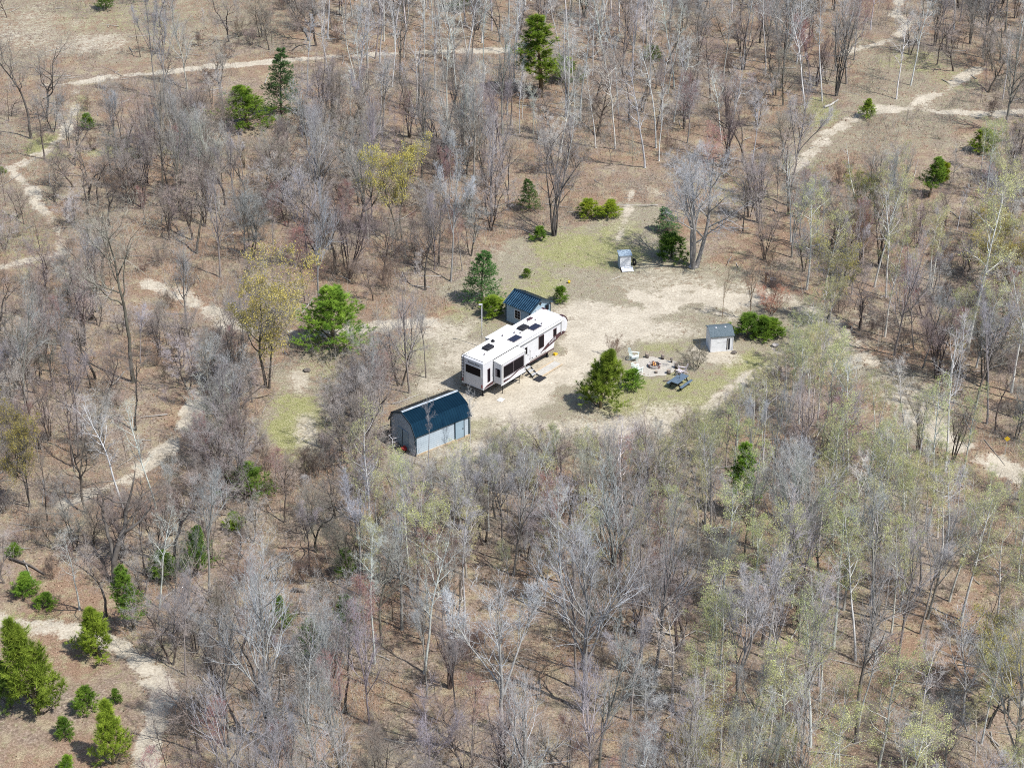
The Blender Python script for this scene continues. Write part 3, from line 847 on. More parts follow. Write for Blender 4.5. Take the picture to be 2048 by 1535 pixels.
b = MB(); b.box((-hx - .09, 0, 1.0), (.03, .06, 1.7)); b.build("door_stile", M['trim_dark'], dr)
# clutter against its end wall
p = g(793, 893)
rack = thing("tube_rack", "white tubular metal rack standing at the end wall of the barn shed", "rack", p, R(30))
b = MB()
for x in (-.55, .55):
    b.tube([(x, -.35, 0), (x, -.35, 1.15), (x, .35, 1.15), (x, .35, 0)], .025, 6)
b.build("frame", M['white'], rack)
for z in (.35, .75, 1.12):
    b = MB(); b.tube([(-.55, -.35, z), (.55, -.35, z)], .022, 6); b.tube([(-.55, .35, z), (.55, .35, z)], .022, 6); b.build("crossbar", M['white'], rack)
p = g(808, 905)
til = thing("garden_tiller", "small red garden machine on two wheels beside the barn shed", "machine", p, R(-20))
b = MB(); b.box((0, 0, .42), (.5, .34, .26), bev=.06); b.tube([(.05, 0, .55), (.05, 0, .7)], .1, 10); b.build("housing", M['red'], til)
for s_ in (-1, 1):
    b = MB(); b.tube([(-.05, s_ * .28 - .05, .2), (-.05, s_ * .28 + .05, .2)], .2, 14); b.build("wheel", M['rubber'], til)
    b = MB(); b.tube([(-.2, s_ * .1, .45), (-.7, s_ * .22, .95), (-.85, s_ * .24, .95)], .018, 6); b.build("handlebar", M['charcoal'], til)
p = g(768, 872)
scr = thing("mesh_screen", "dark wire screen panel leaning beside the barn shed", "screen", p, R(32))
b = MB()
for (a_, c_) in (((-.9, 0, .05), (.9, 0, .05)), ((-.9, .35, .75), (.9, .35, .75)), ((-.9, 0, .05), (-.9, .35, .75)), ((.9, 0, .05), (.9, .35, .75))): b.bar(a_, c_, .05)
b.build("frame", M['charcoal'], scr)
b = MB()
for i in range(1, 14): b.bar((-.9 + i * .13, 0, .05), (-.9 + i * .13, .35, .75), .015)
for i in range(1, 6): b.bar((-.9, .058 * i, .05 + .117 * i), (.9, .058 * i, .05 + .117 * i), .015)
b.build("wire_mesh", M['charcoal'], scr)

# ------------------------------------------------------------------ small white shed with grey shingles
WA = R(9.0)
ww, wd, wh = 2.05, 1.75, 1.62
c0 = g(1421, 704)
loc = c0 + Vector((math.cos(WA), math.sin(WA), 0)) * ww / 2 + Vector((-math.sin(WA), math.cos(WA), 0)) * wd / 2
loc.z = 0
ws = thing("pump_shed", "small white shed with grey shingle roof beside the sprawling pine", "shed", loc, WA)
hx, hy = ww / 2, wd / 2
for nm, m, c_, d_ in (("wall", 'plywood_white', (0, -hy, wh / 2), (ww, .06, wh)), ("wall", 'plywood_white', (0, hy - .03, wh / 2 + .09), (ww - .01, .06, wh + .18)),
                   ):
    b = MB(); b.box(c_, d_); b.build(nm, M[m], ws)
for s_ in (-1, 1):
    b = MB(); b.prism([(-hy + .031, 0), (hy - .061, 0), (hy - .061, wh + .26), (0, wh + .42), (-hy + .031, wh)], s_ * hx - .03, s_ * hx + .03, axis='x'); b.build("side_wall", M['plywood_white'], ws)
for (y0, z0_, y1, z1_) in ((-hy - .14, wh - .05, .02, wh + .46), (hy + .12, wh + .16, .02, wh + .46)):
    b = MB(); b.prism([(y0, z0_), (y0, z0_ + .06), (y1, z1_ + .06), (y1, z1_)], -hx - .12, hx + .12, axis='x'); b.build("roof_slope", M['shingle'], ws)
b = MB(); b.box((hx - .42, -hy - .035, .74), (.30, .03, 1.12)); d_ = b.build("door", M['charcoal'], ws)
b = MB(); b.box((hx - .48, -hy - .06, .74), (.06, .04, 1.16)); b.build("door_edge", M['wood_grey'], d_)
for x, y in ((-.42, -.05), (.45, .0)):
    b = MB(); b.box((x, y - .1, wh + .50), (.17, .15, .06), bev=.02); b.build("roof_vent", M['white'], ws)
for x in (-hx, hx):
    b = MB(); b.box((x, -hy - .01, wh / 2), (.09, .09, wh - .08)); b.build("corner_trim", M['white'], ws)
b = MB(); b.box((.15, -hy - .034, .95), (1.1, .01, .02)); b.build("board_seam", M['graphic_grey'], ws)

# ------------------------------------------------------------------ little white coop with ramp
CA = R(8.0)
c0 = g(1237, 537)
coop = thing("board_coop", "little white board coop with a sloping white ramp in front", "coop", c0 + Vector((.55, .5, 0)), CA)
for k in range(3):
    b = MB(); b.box((.04, -.5, .24 + k * .46), (1.08, .04, .44)); b.build("front_board", M['plywood_white'], coop)
for x in (-.52, .60):
    b = MB(); b.box((x, -.02, .72), (.05, .90, 1.4)); b.build("side_panel", M['blue_tarp'], coop)
b = MB(); b.box((.04, .45, .74), (1.05, .04, 1.44)); b.build("back_panel", M['plywood_white'], coop)
b = MB(); b.prism([(-.62, 1.42), (.56, 1.52), (.56, 1.57), (-.62, 1.47)], -.64, .72, axis='x'); b.build("roof", M['blue_tarp'], coop)
rp = MB(); rp.prism([(-1.35, .06), (-.54, .22), (-.54, .26), (-1.35, .10)], -.42, .75, axis='x'); rpo = rp.build("ramp", M['plywood_white'], coop)
b = MB(); b.prism([(-1.38, .02), (-.54, .17), (-.54, .215), (-1.38, .055)], -.46, -.40, axis='x'); b.build("ramp_rail", M['brown_wood'], rpo)
p = g(1268.5, 530)
def torus(b, c, R0, r0, n=20, k=8, axis='z', mi=0):
    vs_, fs = [], []
    for i in range(n):
        a = 2 * math.pi * i / n
        for j in range(k):
            t = 2 * math.pi * j / k
            rr = R0 + r0 * math.cos(t)
            q = (rr * math.cos(a), rr * math.sin(a), r0 * math.sin(t))
            if axis == 'x': q = (q[2], q[0], q[1])
            vs_.append((c[0] + q[0], c[1] + q[1], c[2] + q[2]))
    for i in range(n):
        for j in range(k):
            fs.append((i * k + j, ((i + 1) % n) * k + j, ((i + 1) % n) * k + (j + 1) % k, i * k + (j + 1) % k))
    b.add(vs_, fs, mi, True)
b = MB(); torus(b, (0, 0, .36), .28, .09, axis='x')
tag(b.build("old_tyre", M['rubber'], None, p, R(25)), "old black tyre standing against the little white coop", "tyre")
tag(MB().tube([(0, 0, .03), (-.7, -.6, .05), (-1.0, -.8, .03)], .03, 6).build("pale_pole", M['wood_grey'], None, g(1241, 553)), "thin pale pole lying on the grass below the coop ramp", "pole")

# ------------------------------------------------------------------ burn barrel and things beside it
p = g(1545, 574)
br = thing("burn_barrel", "rusty open-topped steel burn barrel at the edge of the woods", "barrel", p)
b = MB()
prof_ = [(.29, 0), (.29, .28), (.305, .30), (.29, .32), (.29, .58), (.305, .60), (.29, .62), (.29, .87), (.31, .89), (.29, .9), (.265, .88), (.265, .08), (.02, .08)]
n = 20
vs_ = [(r_ * math.cos(2 * math.pi * k / n), r_ * math.sin(2 * math.pi * k / n), z) for r_, z in prof_ for k in range(n)]
fs = [(i * n + k, i * n + (k + 1) % n, (i + 1) * n + (k + 1) % n, (i + 1) * n + k) for i in range(len(prof_) - 1) for k in range(n)]
b.add(vs_, fs, 0, True); b.build("drum", M['rust'], br)
b = MB(); torus(b, (0, 0, .895), .285, .022, 24, 6); b.build("rim", M['alu'], br)
p = g(1531, 566)
pst = thing("wooden_post", "short orange-brown wooden post standing next to the burn barrel", "post", p)
b = MB(); b.box((0, 0, .55), (.16, .16, 1.1), bev=.01); b.build("shaft", M['brown_wood'], pst)
b = MB(); b.tube([(.1, 0, .95), (.22, 0, 1.05)], .13, 10); b.build("bucket", M['maroon'], pst)

# ------------------------------------------------------------------ fire pit circle
FC = g(1309, 733)
n = 72
rs = [(1.8 + .14 * math.sin(3 * 2 * math.pi * k / n + 1) + .10 * math.sin(5 * 2 * math.pi * k / n) + .06 * math.sin(11 * 2 * math.pi * k / n + 2)) for k in range(n)]
b = MB()
vs_ = [(0, 0, .035)]
for rr, z in ((.5, .035), (.8, .03), (1.0, .012)):
    vs_ += [(math.cos(2 * math.pi * k / n) * rs[k] * rr * 1.15, math.sin(2 * math.pi * k / n) * rs[k] * rr * 1.0, z + (random.Random(k).random() - .5) * .01) for k in range(n)]
fs = [(0, 1 + k, 1 + (k + 1) % n) for k in range(n)]
for i in range(2):
    fs += [(1 + i * n + k, 1 + (i + 1) * n + k, 1 + (i + 1) * n + (k + 1) % n, 1 + i * n + (k + 1) % n) for k in range(n)]
b.add(vs_, fs, 0, True)
tag(b.build("gravel_pad", M['gravel'], None, (FC.x, FC.y, 0.004)), "round pale gravel pad around the fire ring", "gravel pad", kind="structure")
fp = thing("fire_ring", "round block fire ring with burning logs on the gravel pad", "fire ring", (FC.x, FC.y, .035))
for k in range(14):
    a = 2 * math.pi * k / 14
    b = MB()
    for (r0, r1) in ((.46, .60),):
        a0, a1 = a - .205, a + .205
        pts = [(r0 * math.cos(a0), r0 * math.sin(a0)), (r1 * math.cos(a0), r1 * math.sin(a0)), (r1 * math.cos(a), r1 * math.sin(a)), (r1 * math.cos(a1), r1 * math.sin(a1)), (r0 * math.cos(a1), r0 * math.sin(a1)), (r0 * math.cos(a), r0 * math.sin(a))]
        b.prism(pts, 0, .24 + .02 * (k % 3), axis='z')
    b.build("ring_block", M['stone'] if k % 4 else M['rust'], fp)
b = MB(); b.prism([(.45 * math.cos(2 * math.pi * k / 16), .45 * math.sin(2 * math.pi * k / 16)) for k in range(16)], .0, .05, axis='z'); b.build("ash_bed", M['ash'], fp)
rr = random.Random(4)
for k in range(6):
    a = k * 1.05
    b = MB(); b.tube([(.33 * math.cos(a), .33 * math.sin(a), .09), (-.1 * math.cos(a), -.1 * math.sin(a), .34)], .055, 8); b.build("log", M['brown_wood'] if k % 2 else M['log_bark'], fp)
for k in range(5):
    a = k * 1.3; r_ = .13 + .05 * (k % 2); h_ = .24 + .08 * (k % 3)
    b = MB(); b.tube([(r_ * math.cos(a), r_ * math.sin(a), .1), (r_ * .9 * math.cos(a + .2), r_ * .9 * math.sin(a + .2), .1 + h_ * .45), (r_ * .4 * math.cos(a + .6), r_ * .4 * math.sin(a + .6), .1 + h_)], [.05, .065, .004], 7); b.build("flame", M['flame'], fp)
# log stools
def stool(px, py, h, r_, tilt, label):
    p = g(px, py)
    t = thing("log_stool", label, "log stool", p, rr.random() * 6, "log stools around the fire ring")
    b = MB(); b.tube([(0, 0, 0), (0, 0, h * .5), (tilt * h, 0, h)], [r_ * 1.06, r_, r_ * .98], 12); b.build("log", M['log_bark'], t)
    b = MB(); b.tube([(tilt * h, 0, h), (tilt * h, 0, h + .008)], r_ * .86, 12); b.build("cut_face", M['log_cut'], t)
stool(1294, 715, .42, .17, 0, "log stool behind the fire ring, the one towards the mint chair")
stool(1325, 718, .46, .16, .05, "log stool behind the fire ring, the one on the far side")
stool(1343, 725, .5, .11, .12, "thin leaning log stool beyond the fire ring")
stool(1352, 736, .52, .16, .05, "log stool standing closest to the pale lavender chair")
stool(1337, 747, .4, .18, 0, "thick log stool between the fire ring and the picnic table")
stool(1312, 746, .22, .14, 0, "low log stool just in front of the fire ring")

def adirondack(px, py, rz, m, label):
    t = thing("garden_chair", label, "chair", g(px, py), rz, "slatted garden chairs around the fire ring")
    for k in range(5):                                    # seat slats, front edge at +x
        x = .34 - k * .13; z = .40 - k * .035
        b = MB(); b.box((x, 0, z), (.115, .56, .025), Matrix.Rotation(R(15), 3, 'Y')); b.build("seat_slat", m, t)
    for k in range(5):
        y = -.24 + k * .12; L = .98 - .06 * abs(k - 2) ** 1.5
        b = MB(); b.bar((-.20, y, .27), (-.20 - L * .36, y * 1.15, .27 + L * .93), .022, .11)
        b.build("back_slat", m, t)
    b = MB(); b.box((-.37, 0, .66), (.04, .62, .07)); b.build("back_brace", m, t)
    for s_ in (-1, 1):
        b = MB(); b.box((.02, s_ * .36, .60), (.78, .13, .028)); b.build("armrest", m, t)
        b = MB(); b.box((.34, s_ * .31, .295), (.11, .035, .59)); b.build("front_leg", m, t)
        b = MB(); b.bar((.36, s_ * .28, .37), (-.55, s_ * .28, .05), .03, .12); b.build("side_rail", m, t)
        b = MB(); b.bar((-.36, s_ * .32, .60), (-.36, s_ * .32, .12), .03, .06); b.build("arm_support", m, t)
adirondack(1268, 719, R(-15), M['mint'], "pale mint slatted garden chair farthest from the picnic table, facing the fire")
adirondack(1274, 745, R(35), M['mint'], "pale mint slatted garden chair beside the young pine, seen from behind")
adirondack(1363, 749, R(160), M['pinkish'], "pale lavender slatted garden chair just behind the picnic table")

# ------------------------------------------------------------------ picnic table
TA = R(53)
pc = (g(1343, 762, .75) + g(1376, 752, .75)) / 2; pc.z = 0
pt = thing("picnic_table", "slate blue picnic table with attached benches on the grass", "picnic table", pc, TA)
for k in range(5):
    b = MB(); b.box((0, -.30 + k * .15, .75), (1.85, .14, .04)); b.build("top_board", M['slate_blue'], pt)
for s_ in (-1, 1):
    for k in range(2):
        b = MB(); b.box((0, s_ * (.62 + k * .14), .45), (1.85, .13, .04)); b.build("bench_board", M['slate_blue'], pt)
    b = MB(); b.box((s_ * .62, 0, .41), (.05, 1.5, .07)); b.build("bench_beam", M['charcoal'], pt)
    b = MB(); b.box((s_ * .62, 0, .70), (.05, .72, .06)); b.build("top_beam", M['charcoal'], pt)
    for q in (-1, 1):
        b = MB(); b.bar((s_ * .66, q * .22, .73), (s_ * .66, q * .62, 0), .05, .09); b.build("leg", M['charcoal'], pt)
b = MB(); b.tube([(0, 0, .35), (0, 0, 1.35)], .022, 8); b.build("umbrella_pole", M['charcoal'], pt)
tag(MB().tube([(-.35, 0, .07), (.3, .1, .08)], .07, 8).build("charred_log", M['log_bark'], None, g(1334, 763)), "small dark log lying in the grass behind the picnic table", "log")

# ------------------------------------------------------------------ small finds
p = g(1138, 566)
bk = thing("yellow_bucket", "small bright yellow bucket on the grass beyond the round bush", "bucket", p)
b = MB(); b.tube([(0, 0, 0), (0, 0, .26)], [.11, .14], 14); b.build("pail", M['yellow'], bk)
b = MB(); b.tube([(-.14, 0, .25), (-.1, 0, .36), (.1, 0, .36), (.14, 0, .25)], .012, 5); b.build("handle", M['charcoal'], bk)
p = g(2010, 908)
sg = thing("trail_sign", "yellow diamond trail sign on a thin post beside the sandy track", "sign", p, R(-12))
b = MB(); b.box((0, 0, .85), (.06, .05, 1.7)); b.build("post", M['wood_grey'], sg)
b = MB(); b.box((0, -.045, 1.55), (.36, .02, .36), Matrix.Rotation(R(45), 3, 'Y')); b.build("sign_face", M['yellow'], sg)
def rock(px, py, s_, label, mat='stone', seed=0):
    r_ = random.Random(seed)
    b = MB(); vs_, fs = [], []
    n, k = 10, 6
    for i in range(k + 1):
        t = math.pi * i / k
        for j in range(n):
            a = 2 * math.pi * j / n
            q = .82 + .36 * r_.random()
            vs_.append((s_ * q * math.sin(t) * math.cos(a), s_ * .8 * q * math.sin(t) * math.sin(a), s_ * .55 * (.9 + .2 * r_.random()) * math.cos(t) + s_ * .35))
    for i in range(k):
        for j in range(n): fs.append((i * n + j, i * n + (j + 1) % n, (i + 1) * n + (j + 1) % n, (i + 1) * n + j))
    b.add(vs_, fs)
    tag(b.build("boulder", M[mat], None, g(px, py)), label, "rock")
rock(1550, 692, .34, "pale boulder in the grass below the sprawling pine", seed=3)
rock(1468, 706, .28, "dark boulder at the corner of the small white shed", 'log_bark', seed=5)
rock(614, 742, .34, "dark boulder on the bare sand beside the big pine", 'log_bark', seed=8)
rock(1386, 536, .45, "pale stones at the foot of the big forked tree", seed=9)
# fallen timber
def fallen(pts, r0, r1, label, m, name="fallen_log"):
    P = [g(*q) + Vector((0, 0, r0)) for q in pts]
    o0 = P[0].copy(); o0.z = 0
    b = MB(); b.tube([q - o0 for q in P], list(np.linspace(r0, r1, len(P))), 8)
    tag(b.build(name, m, None, o0), label, "log")
fallen([(1648, 217), (1662, 212), (1676, 202)], .16, .09, "pale fallen log lying just above the sandy trail fork", M['wood_grey'])
fallen([(560, 1236), (600, 1226), (640, 1228)], .1, .05, "thin grey fallen log on the leaf litter", M['wood_grey'])
fallen([(586, 1180), (610, 1184)], .15, .12, "short dark fallen log below the shaded pine", M['log_bark'])
fallen([(20, 1118), (60, 1132), (90, 1150)], .12, .05, "dark fallen limb under the gnarled oak", M['log_bark'])
print("STRUCT done")

# ------------------------------------------------------------------ tree growing (all branches of one level at a time)
def unit(a):
    return a / np.maximum(np.linalg.norm(a, axis=-1, keepdims=True), 1e-9)

def walk(rng, p0, d0, L, n, wob, trop):
    """polylines: start p0 (N,3), direction d0, length L (N,), n steps"""
    N = len(p0)
    P = np.zeros((N, n + 1, 3)); P[:, 0] = p0
    d = unit(d0)
    up = np.array([0, 0, 1.0])
    for i in range(n):
        d = unit(d + rng.normal(0, wob, (N, 3)) + up * (trop if np.isscalar(trop) else trop[:, None]))
        P[:, i + 1] = P[:, i] + d * (L / n)[:, None]
    return P

def offspring(rng, P, Rr, k, t0, t1, ang, ang_s, flat=0.0):
    """k children per parent: start points, directions, parent radius there, t"""
    N, n1, _ = P.shape
    n = n1 - 1
    M_ = N * k
    par = np.repeat(np.arange(N), k)
    t = t0 + (t1 - t0) * (np.tile((np.arange(k) + .5) / k, N) + rng.uniform(-.5, .5, M_) / k)
    t = np.clip(t, 0, .999)
    s_ = t * n; i = s_.astype(int); f = (s_ - i)[:, None]
    a, b = P[par, i], P[par, i + 1]
    p0 = a + (b - a) * f
    tan = unit(b - a)
    rad = Rr[par, i] * (1 - f[:, 0]) + Rr[par, i + 1] * f[:, 0]
    az = np.tile(np.arange(k) * 2.399963, N) + np.repeat(rng.uniform(0, 6.28, N), k) + rng.normal(0, .5, M_)
    ref = np.where(np.abs(tan[:, 2:3]) > .9, np.array([[1.0, 0, 0]]), np.array([[0, 0, 1.0]]))
    e1 = unit(np.cross(tan, ref)); e2 = np.cross(tan, e1)
    if flat > 0: perp = unit(np.cos(az)[:, None] * e1 + (1 - flat) * np.sin(az)[:, None] * e2)
    else: perp = np.cos(az)[:, None] * e1 + np.sin(az)[:, None] * e2
    th = np.radians(rng.normal(ang, ang_s, M_))[:, None]
    return p0, tan * np.cos(th) + perp * np.sin(th), rad, t, par

def taper(r0, n, tip=.15):
    return r0[:, None] * (1 - (1 - tip) * np.linspace(0, 1, n + 1)[None, :])

def tubes(P, Rr, s):
    """tube surfaces around all polylines -> verts, quads"""
    N, n1, _ = P.shape
    T = np.empty_like(P)
    T[:, 1:-1] = P[:, 2:] - P[:, :-2]; T[:, 0] = P[:, 1] - P[:, 0]; T[:, -1] = P[:, -1] - P[:, -2]
    T = unit(T)
    ref = np.where(np.abs(T[:, :1, 2:3]) > .85, np.array([[[1.0, 0, 0]]]), np.array([[[0, 0, 1.0]]]))
    e1 = unit(np.cross(T, np.broadcast_to(ref, T.shape))); e2 = np.cross(T, e1)
    a = np.arange(s) * 2 * np.pi / s
    V_ = P[:, :, None] + Rr[:, :, None, None] * (np.cos(a)[None, None, :, None] * e1[:, :, None] + np.sin(a)[None, None, :, None] * e2[:, :, None])
    base = (np.arange(N) * n1 * s)[:, None, None] + (np.arange(n1 - 1) * s)[None, :, None]
    k = np.arange(s)[None, None, :]; kn = (k + 1) % s
    F_ = np.stack([base + k, base + kn, base + s + kn, base + s + k], -1).reshape(-1, 4)
    return V_.reshape(-1, 3), F_

def blades(rng, p0, d, L, w):
    """thin pointed triangles: base p0, direction d, length L, width w"""
    side = unit(np.cross(d, rng.normal(0, 1, d.shape)))
    V_ = np.stack([p0 - side * w[:, None] / 2, p0 + side * w[:, None] / 2, p0 + d * L[:, None]], 1).reshape(-1, 3)
    return V_, np.arange(len(V_)).reshape(-1, 3)

def flakes(rng, p, size):
    """small leaf-like quads at random tilt"""
    N = len(p)
    a = unit(rng.normal(0, 1, (N, 3))); b = unit(np.cross(a, rng.normal(0, 1, (N, 3))))
    s_ = size[:, None]
    V_ = np.stack([p - a * s_ * .5, p + b * s_ * .32, p + a * s_ * .5, p - b * s_ * .32], 1).reshape(-1, 3)
    return V_, np.arange(len(V_)).reshape(-1, 4)

def join(parts):
    """parts: list of (verts, faces, material index)"""
    vs_, fs, mi, o = [], [], [], 0
    for v_, f_, m_ in parts:
        vs_.append(v_); fs.append(f_ + o); mi.append(np.full(len(f_), m_)); o += len(v_)
    return np.concatenate(vs_), fs, np.concatenate(mi)

PROTO = {}
TRI = [0]
RAD = {}
def finish(kind, H, trunk_parts, tmats, crown_parts, cmats):
    v_, f_, m_ = join(trunk_parts); tm = np_mesh("trunk", v_, f_, tmats, m_, smooth=True)
    v_, f_, m_ = join(crown_parts); cm = np_mesh("crown", v_, f_, cmats, m_)
    TRI[0] += sum(len(p) * (p.shape[1] - 2) for p in f_)
    PROTO.setdefault(kind, []).append((H, tm, cm))
    RAD[(kind, len(PROTO[kind]) - 1)] = float(np.percentile(np.hypot(v_[:, 0], v_[:, 1]), 93)) / H

def bare(kind, seed, H=14, r=.17, stems=1, lean=0.0, fork=.0, t0=.35, nl=15, la=38, ll=.36, lshape='oval', ltrop=.08, nb=9, ba=42, bl=.42, btrop=.05, nt=9, ta=40, tl=.5, ttrop=.03,
         ntw=5, twl=.34, wob=.05, lwob=.13, bark='bark_grey', twig='twig_grey', bud=None, nbud=0, budsize=.09, tw_r=.0065, tw_w=.010):
    rng = np.random.default_rng(seed)
    N = stems
    az = np.arange(N) * 6.28 / max(N, 1) + rng.uniform(0, 6.28)
    ln = rng.uniform(.6, 1.2, N) * (lean if N > 1 else lean)
    p0 = np.stack([np.cos(az) * .12 * (N > 1), np.sin(az) * .12 * (N > 1), np.full(N, -.25)], 1)
    d0 = np.stack([np.cos(az) * ln, np.sin(az) * ln, np.ones(N)], 1)
    Hs = H * rng.uniform(.82, 1.0, N) if N > 1 else np.array([H * 1.0])
    P0 = walk(rng, p0, d0, Hs + .25, 14, wob, .03)
    tt = np.linspace(0, 1, 15)
    r0 = np.full(N, r) * (rng.uniform(.7, 1.0, N) if N > 1 else 1.0)
    R0 = r0[:, None] * ((1 - tt) ** .8 * .93 + .06)[None, :]
    R0[:, 0] *= 1.35; R0[:, 1] *= 1.06
    if fork > 0:                                          # big forking limbs low on the trunk
        p, d, rad, t, par = offspring(rng, P0, R0, 2, max(.18, t0 - .12), t0 + .15, 24, 6)
        Lf = (1 - t) * np.repeat(Hs, 2) * rng.uniform(.8, .98, len(t))
        Pf = walk(rng, p, d, Lf, 14, wob * 1.2, .05)
        Rf = (rad * .78)[:, None] * ((1 - tt) ** .8 * .93 + .06)[None, :]
        P0 = np.concatenate([P0, Pf]); R0 = np.concatenate([R0, Rf]); Hs = np.concatenate([Hs, Lf])
        nl = max(5, int(nl * .62))
    p, d, rad, t, par = offspring(rng, P0, R0, nl, t0, .97, la, 9)
    if fork > 0: pass
    sh = {'oval': .55 + .45 * np.sin(np.pi * np.clip((t - t0) / (1 - t0), 0, 1) ** .8), 'vase': .45 + .75 * (1 - (t - t0) / (1 - t0)), 'round': np.sqrt(np.clip(1 - ((t - .62) / .5) ** 2, .12, 1)), 'top': .35 + .65 * np.clip((t - t0) / (1 - t0), 0, 1) ** .6 * (1.25 - .5 * t)}[lshape]
    L1 = Hs[par] * ll * sh * rng.uniform(.7, 1.15, len(t))
    P1 = walk(rng, p, d, L1, 8, lwob, ltrop)
    R1 = taper(np.minimum(rad * .62, .008 + L1 * .024), 8, .16)
    p, d, rad, t, par = offspring(rng, P1, R1, nb, .22, .99, ba, 12)
    L2 = L1[par] * bl * (1.15 - .55 * t) * rng.uniform(.6, 1.25, len(t))
    P2 = walk(rng, p, d, L2, 5, lwob, btrop)
    R2 = taper(np.minimum(rad * .7, .007 + L2 * .015), 5, .3)
    p, d, rad, t, par = offspring(rng, P2, R2, nt, .12, .99, ta, 13)
    L3 = np.maximum(.18, L2[par] * tl * (1.15 - .5 * t)) * rng.uniform(.6, 1.3, len(t))
    P3 = walk(rng, p, d, L3, 3, .12, ttrop)
    R3 = taper(np.minimum(np.maximum(rad * .8, tw_r * .7), tw_r), 3, .45)
    par3 = par
    p, d, rad, t, par = offspring(rng, P3, R3, ntw, .1, .99, 40, 14)
    L4 = twl * rng.uniform(.5, 1.3, len(t))
    d = unit(d + np.array([0, 0, ttrop * 2]))
    bt = [(*tubes(P0, R0, 8), 0), (*tubes(P1, R1, 5), 0)]
    crown = [(*tubes(P2, R2, 3), 0), (*tubes(P3, R3, 3), 0), (*blades(rng, p, d, L4, np.full(len(t), tw_w)), 0)]
    cm = [M[twig]]
    if bud:
        wgt = (rng.random(len(P2)) ** 1.8)[par3[par]] + .02
        idx = rng.choice(len(p), nbud, p=wgt / wgt.sum())           # buds gather on some boughs more than others
        q = p[idx] + d[idx] * (L4[idx] * rng.uniform(.4, 1.1, nbud))[:, None] + rng.normal(0, .06, (nbud, 3))
        crown.append((*flakes(rng, q, budsize * rng.uniform(.6, 1.4, nbud)), 1))
        cm.append(M[bud])
    finish(kind, H, bt, [M[bark]], crown, cm)

def conifer(kind, seed, H=6, r=.1, width=.45, shape='cone', nbr=60, nsh=14, ntuft=3, nn=9, nlen=.20, nw=.028, t0=.06, up=.25, needle='needle_bright', droop=0.0, wob=.03, whorl=0):
    rng = np.random.default_rng(seed)
    P0 = walk(rng, np.array([[0, 0, -.2]]), np.array([[rng.normal(0, .04), rng.normal(0, .04), 1]]), np.array([H + .2]), 12, wob, .05)
    R0 = r * ((1 - np.linspace(0, 1, 13)) * .94 + .05)[None, :]
    p, d, rad, t, par = offspring(rng, P0, R0, nbr, t0, .99, 66, 8)
    if whorl:                                             # boughs gather in storeys
        t = np.clip(np.round(t * whorl) / whorl + rng.normal(0, .010, len(t)), t0, .985)
        s_ = t * 12; i_ = s_.astype(int); p = P0[0, i_] + (P0[0, i_ + 1] - P0[0, i_]) * (s_ - i_)[:, None]
    prof_ = {'cone': (1 - t) ** .85 * .95 * rng.uniform(.8, 1.1, len(t)) + .05, 'ovate': ((1 - t) ** .72) * np.clip(.86 + t, 0, 1) * rng.uniform(.75, 1.12, len(t)) + .04, 'round': np.sqrt(np.clip(1 - ((t - .36) / .68) ** 2, .02, 1)), 'open': (1.0 - .75 * t) * rng.uniform(.45, 1.1, len(t)), 'column': (1 - t ** 2.2) * .9 + .1}[shape]
    L1 = H * width * prof_ * rng.uniform(.72, 1.12, len(t)) + .12
    P1 = walk(rng, p, d, L1, 6, .08, (up * (0.35 + t) - droop))
    R1 = taper(np.minimum(rad * .5, .008 + L1 * .014), 6, .2)
    p, d, rad, t, par = offspring(rng, P1, R1, nsh, .22, 1.0, 46, 10, flat=.55)
    L2 = (L1[par] * .36 * (1.15 - .75 * t) + .10) * rng.uniform(.7, 1.2, len(t))
    P2 = walk(rng, p, d, L2, 3, .1, .10)
    R2 = taper(np.full(len(t), .007), 3, .5)
    p, d, rad, t, par = offspring(rng, P2, R2, ntuft, .30, 1.0, 20, 12)
    # tufts of needles
    q = np.repeat(p, nn, 0); dd = unit(np.repeat(d, nn, 0) + rng.normal(0, .55, (len(q), 3)) + np.array([0, 0, .12]))
    Ln = nlen * rng.uniform(.6, 1.25, len(q))
    crown = [(*tubes(P1, R1, 3), 1), (*blades(rng, q, dd, Ln, np.full(len(q), nw)), 0)]
    finish(kind, H, [(*tubes(P0, R0, 8), 0)], [M['bark_pine']], crown, [M[needle], M['bark_pine']])

# --- the kinds
for i in range(5): bare('maple', 10 + i, H=14, r=(.16, .13, .18, .12, .15, .20)[i], t0=(.30, .42, .25, .38, .22, .34)[i], nl=16, la=(26, 24, 32, 22, 30, 28)[i], ll=(.38, .30, .44, .30, .42, .40)[i], lshape='vase', ltrop=.10, nb=8, ba=30, bl=.48, nt=5, ta=27, tl=.60, ttrop=.05, ntw=3, twl=.42, fork=(.5 if i % 2 else 0), bark='bark_grey', twig='twig_grey', lwob=.08, tw_r=.0075)
for i in range(4): bare('oak', 220 + i, H=10.5, r=(.17, .14, .20, .15, .17)[i], t0=(.30, .38, .25, .45, .3)[i], nl=12, la=52, ll=(.40, .34, .46, .36, .4)[i], lshape='round', ltrop=.03, nb=8, ba=46, nt=7, ta=44, ntw=3, wob=(.12, .08, .15, .10, .14)[i], lwob=.22, fork=(.5 if i % 2 == 0 else 0), bark='bark_dark', twig='twig_brown', tw_r=.007)
for i in range(5): bare('aspen', 30 + i, H=13, r=(.125, .11, .14, .10, .12)[i], t0=(.42, .5, .35, .55, .4)[i], nl=15, la=48, ll=(.19, .16, .22, .15, .24)[i], lshape='oval', ltrop=.08, nb=7, nt=6, ntw=3, wob=(.035, .03, .05, .04, .06)[i], lwob=.16, bark='bark_pale', twig='twig_pale')
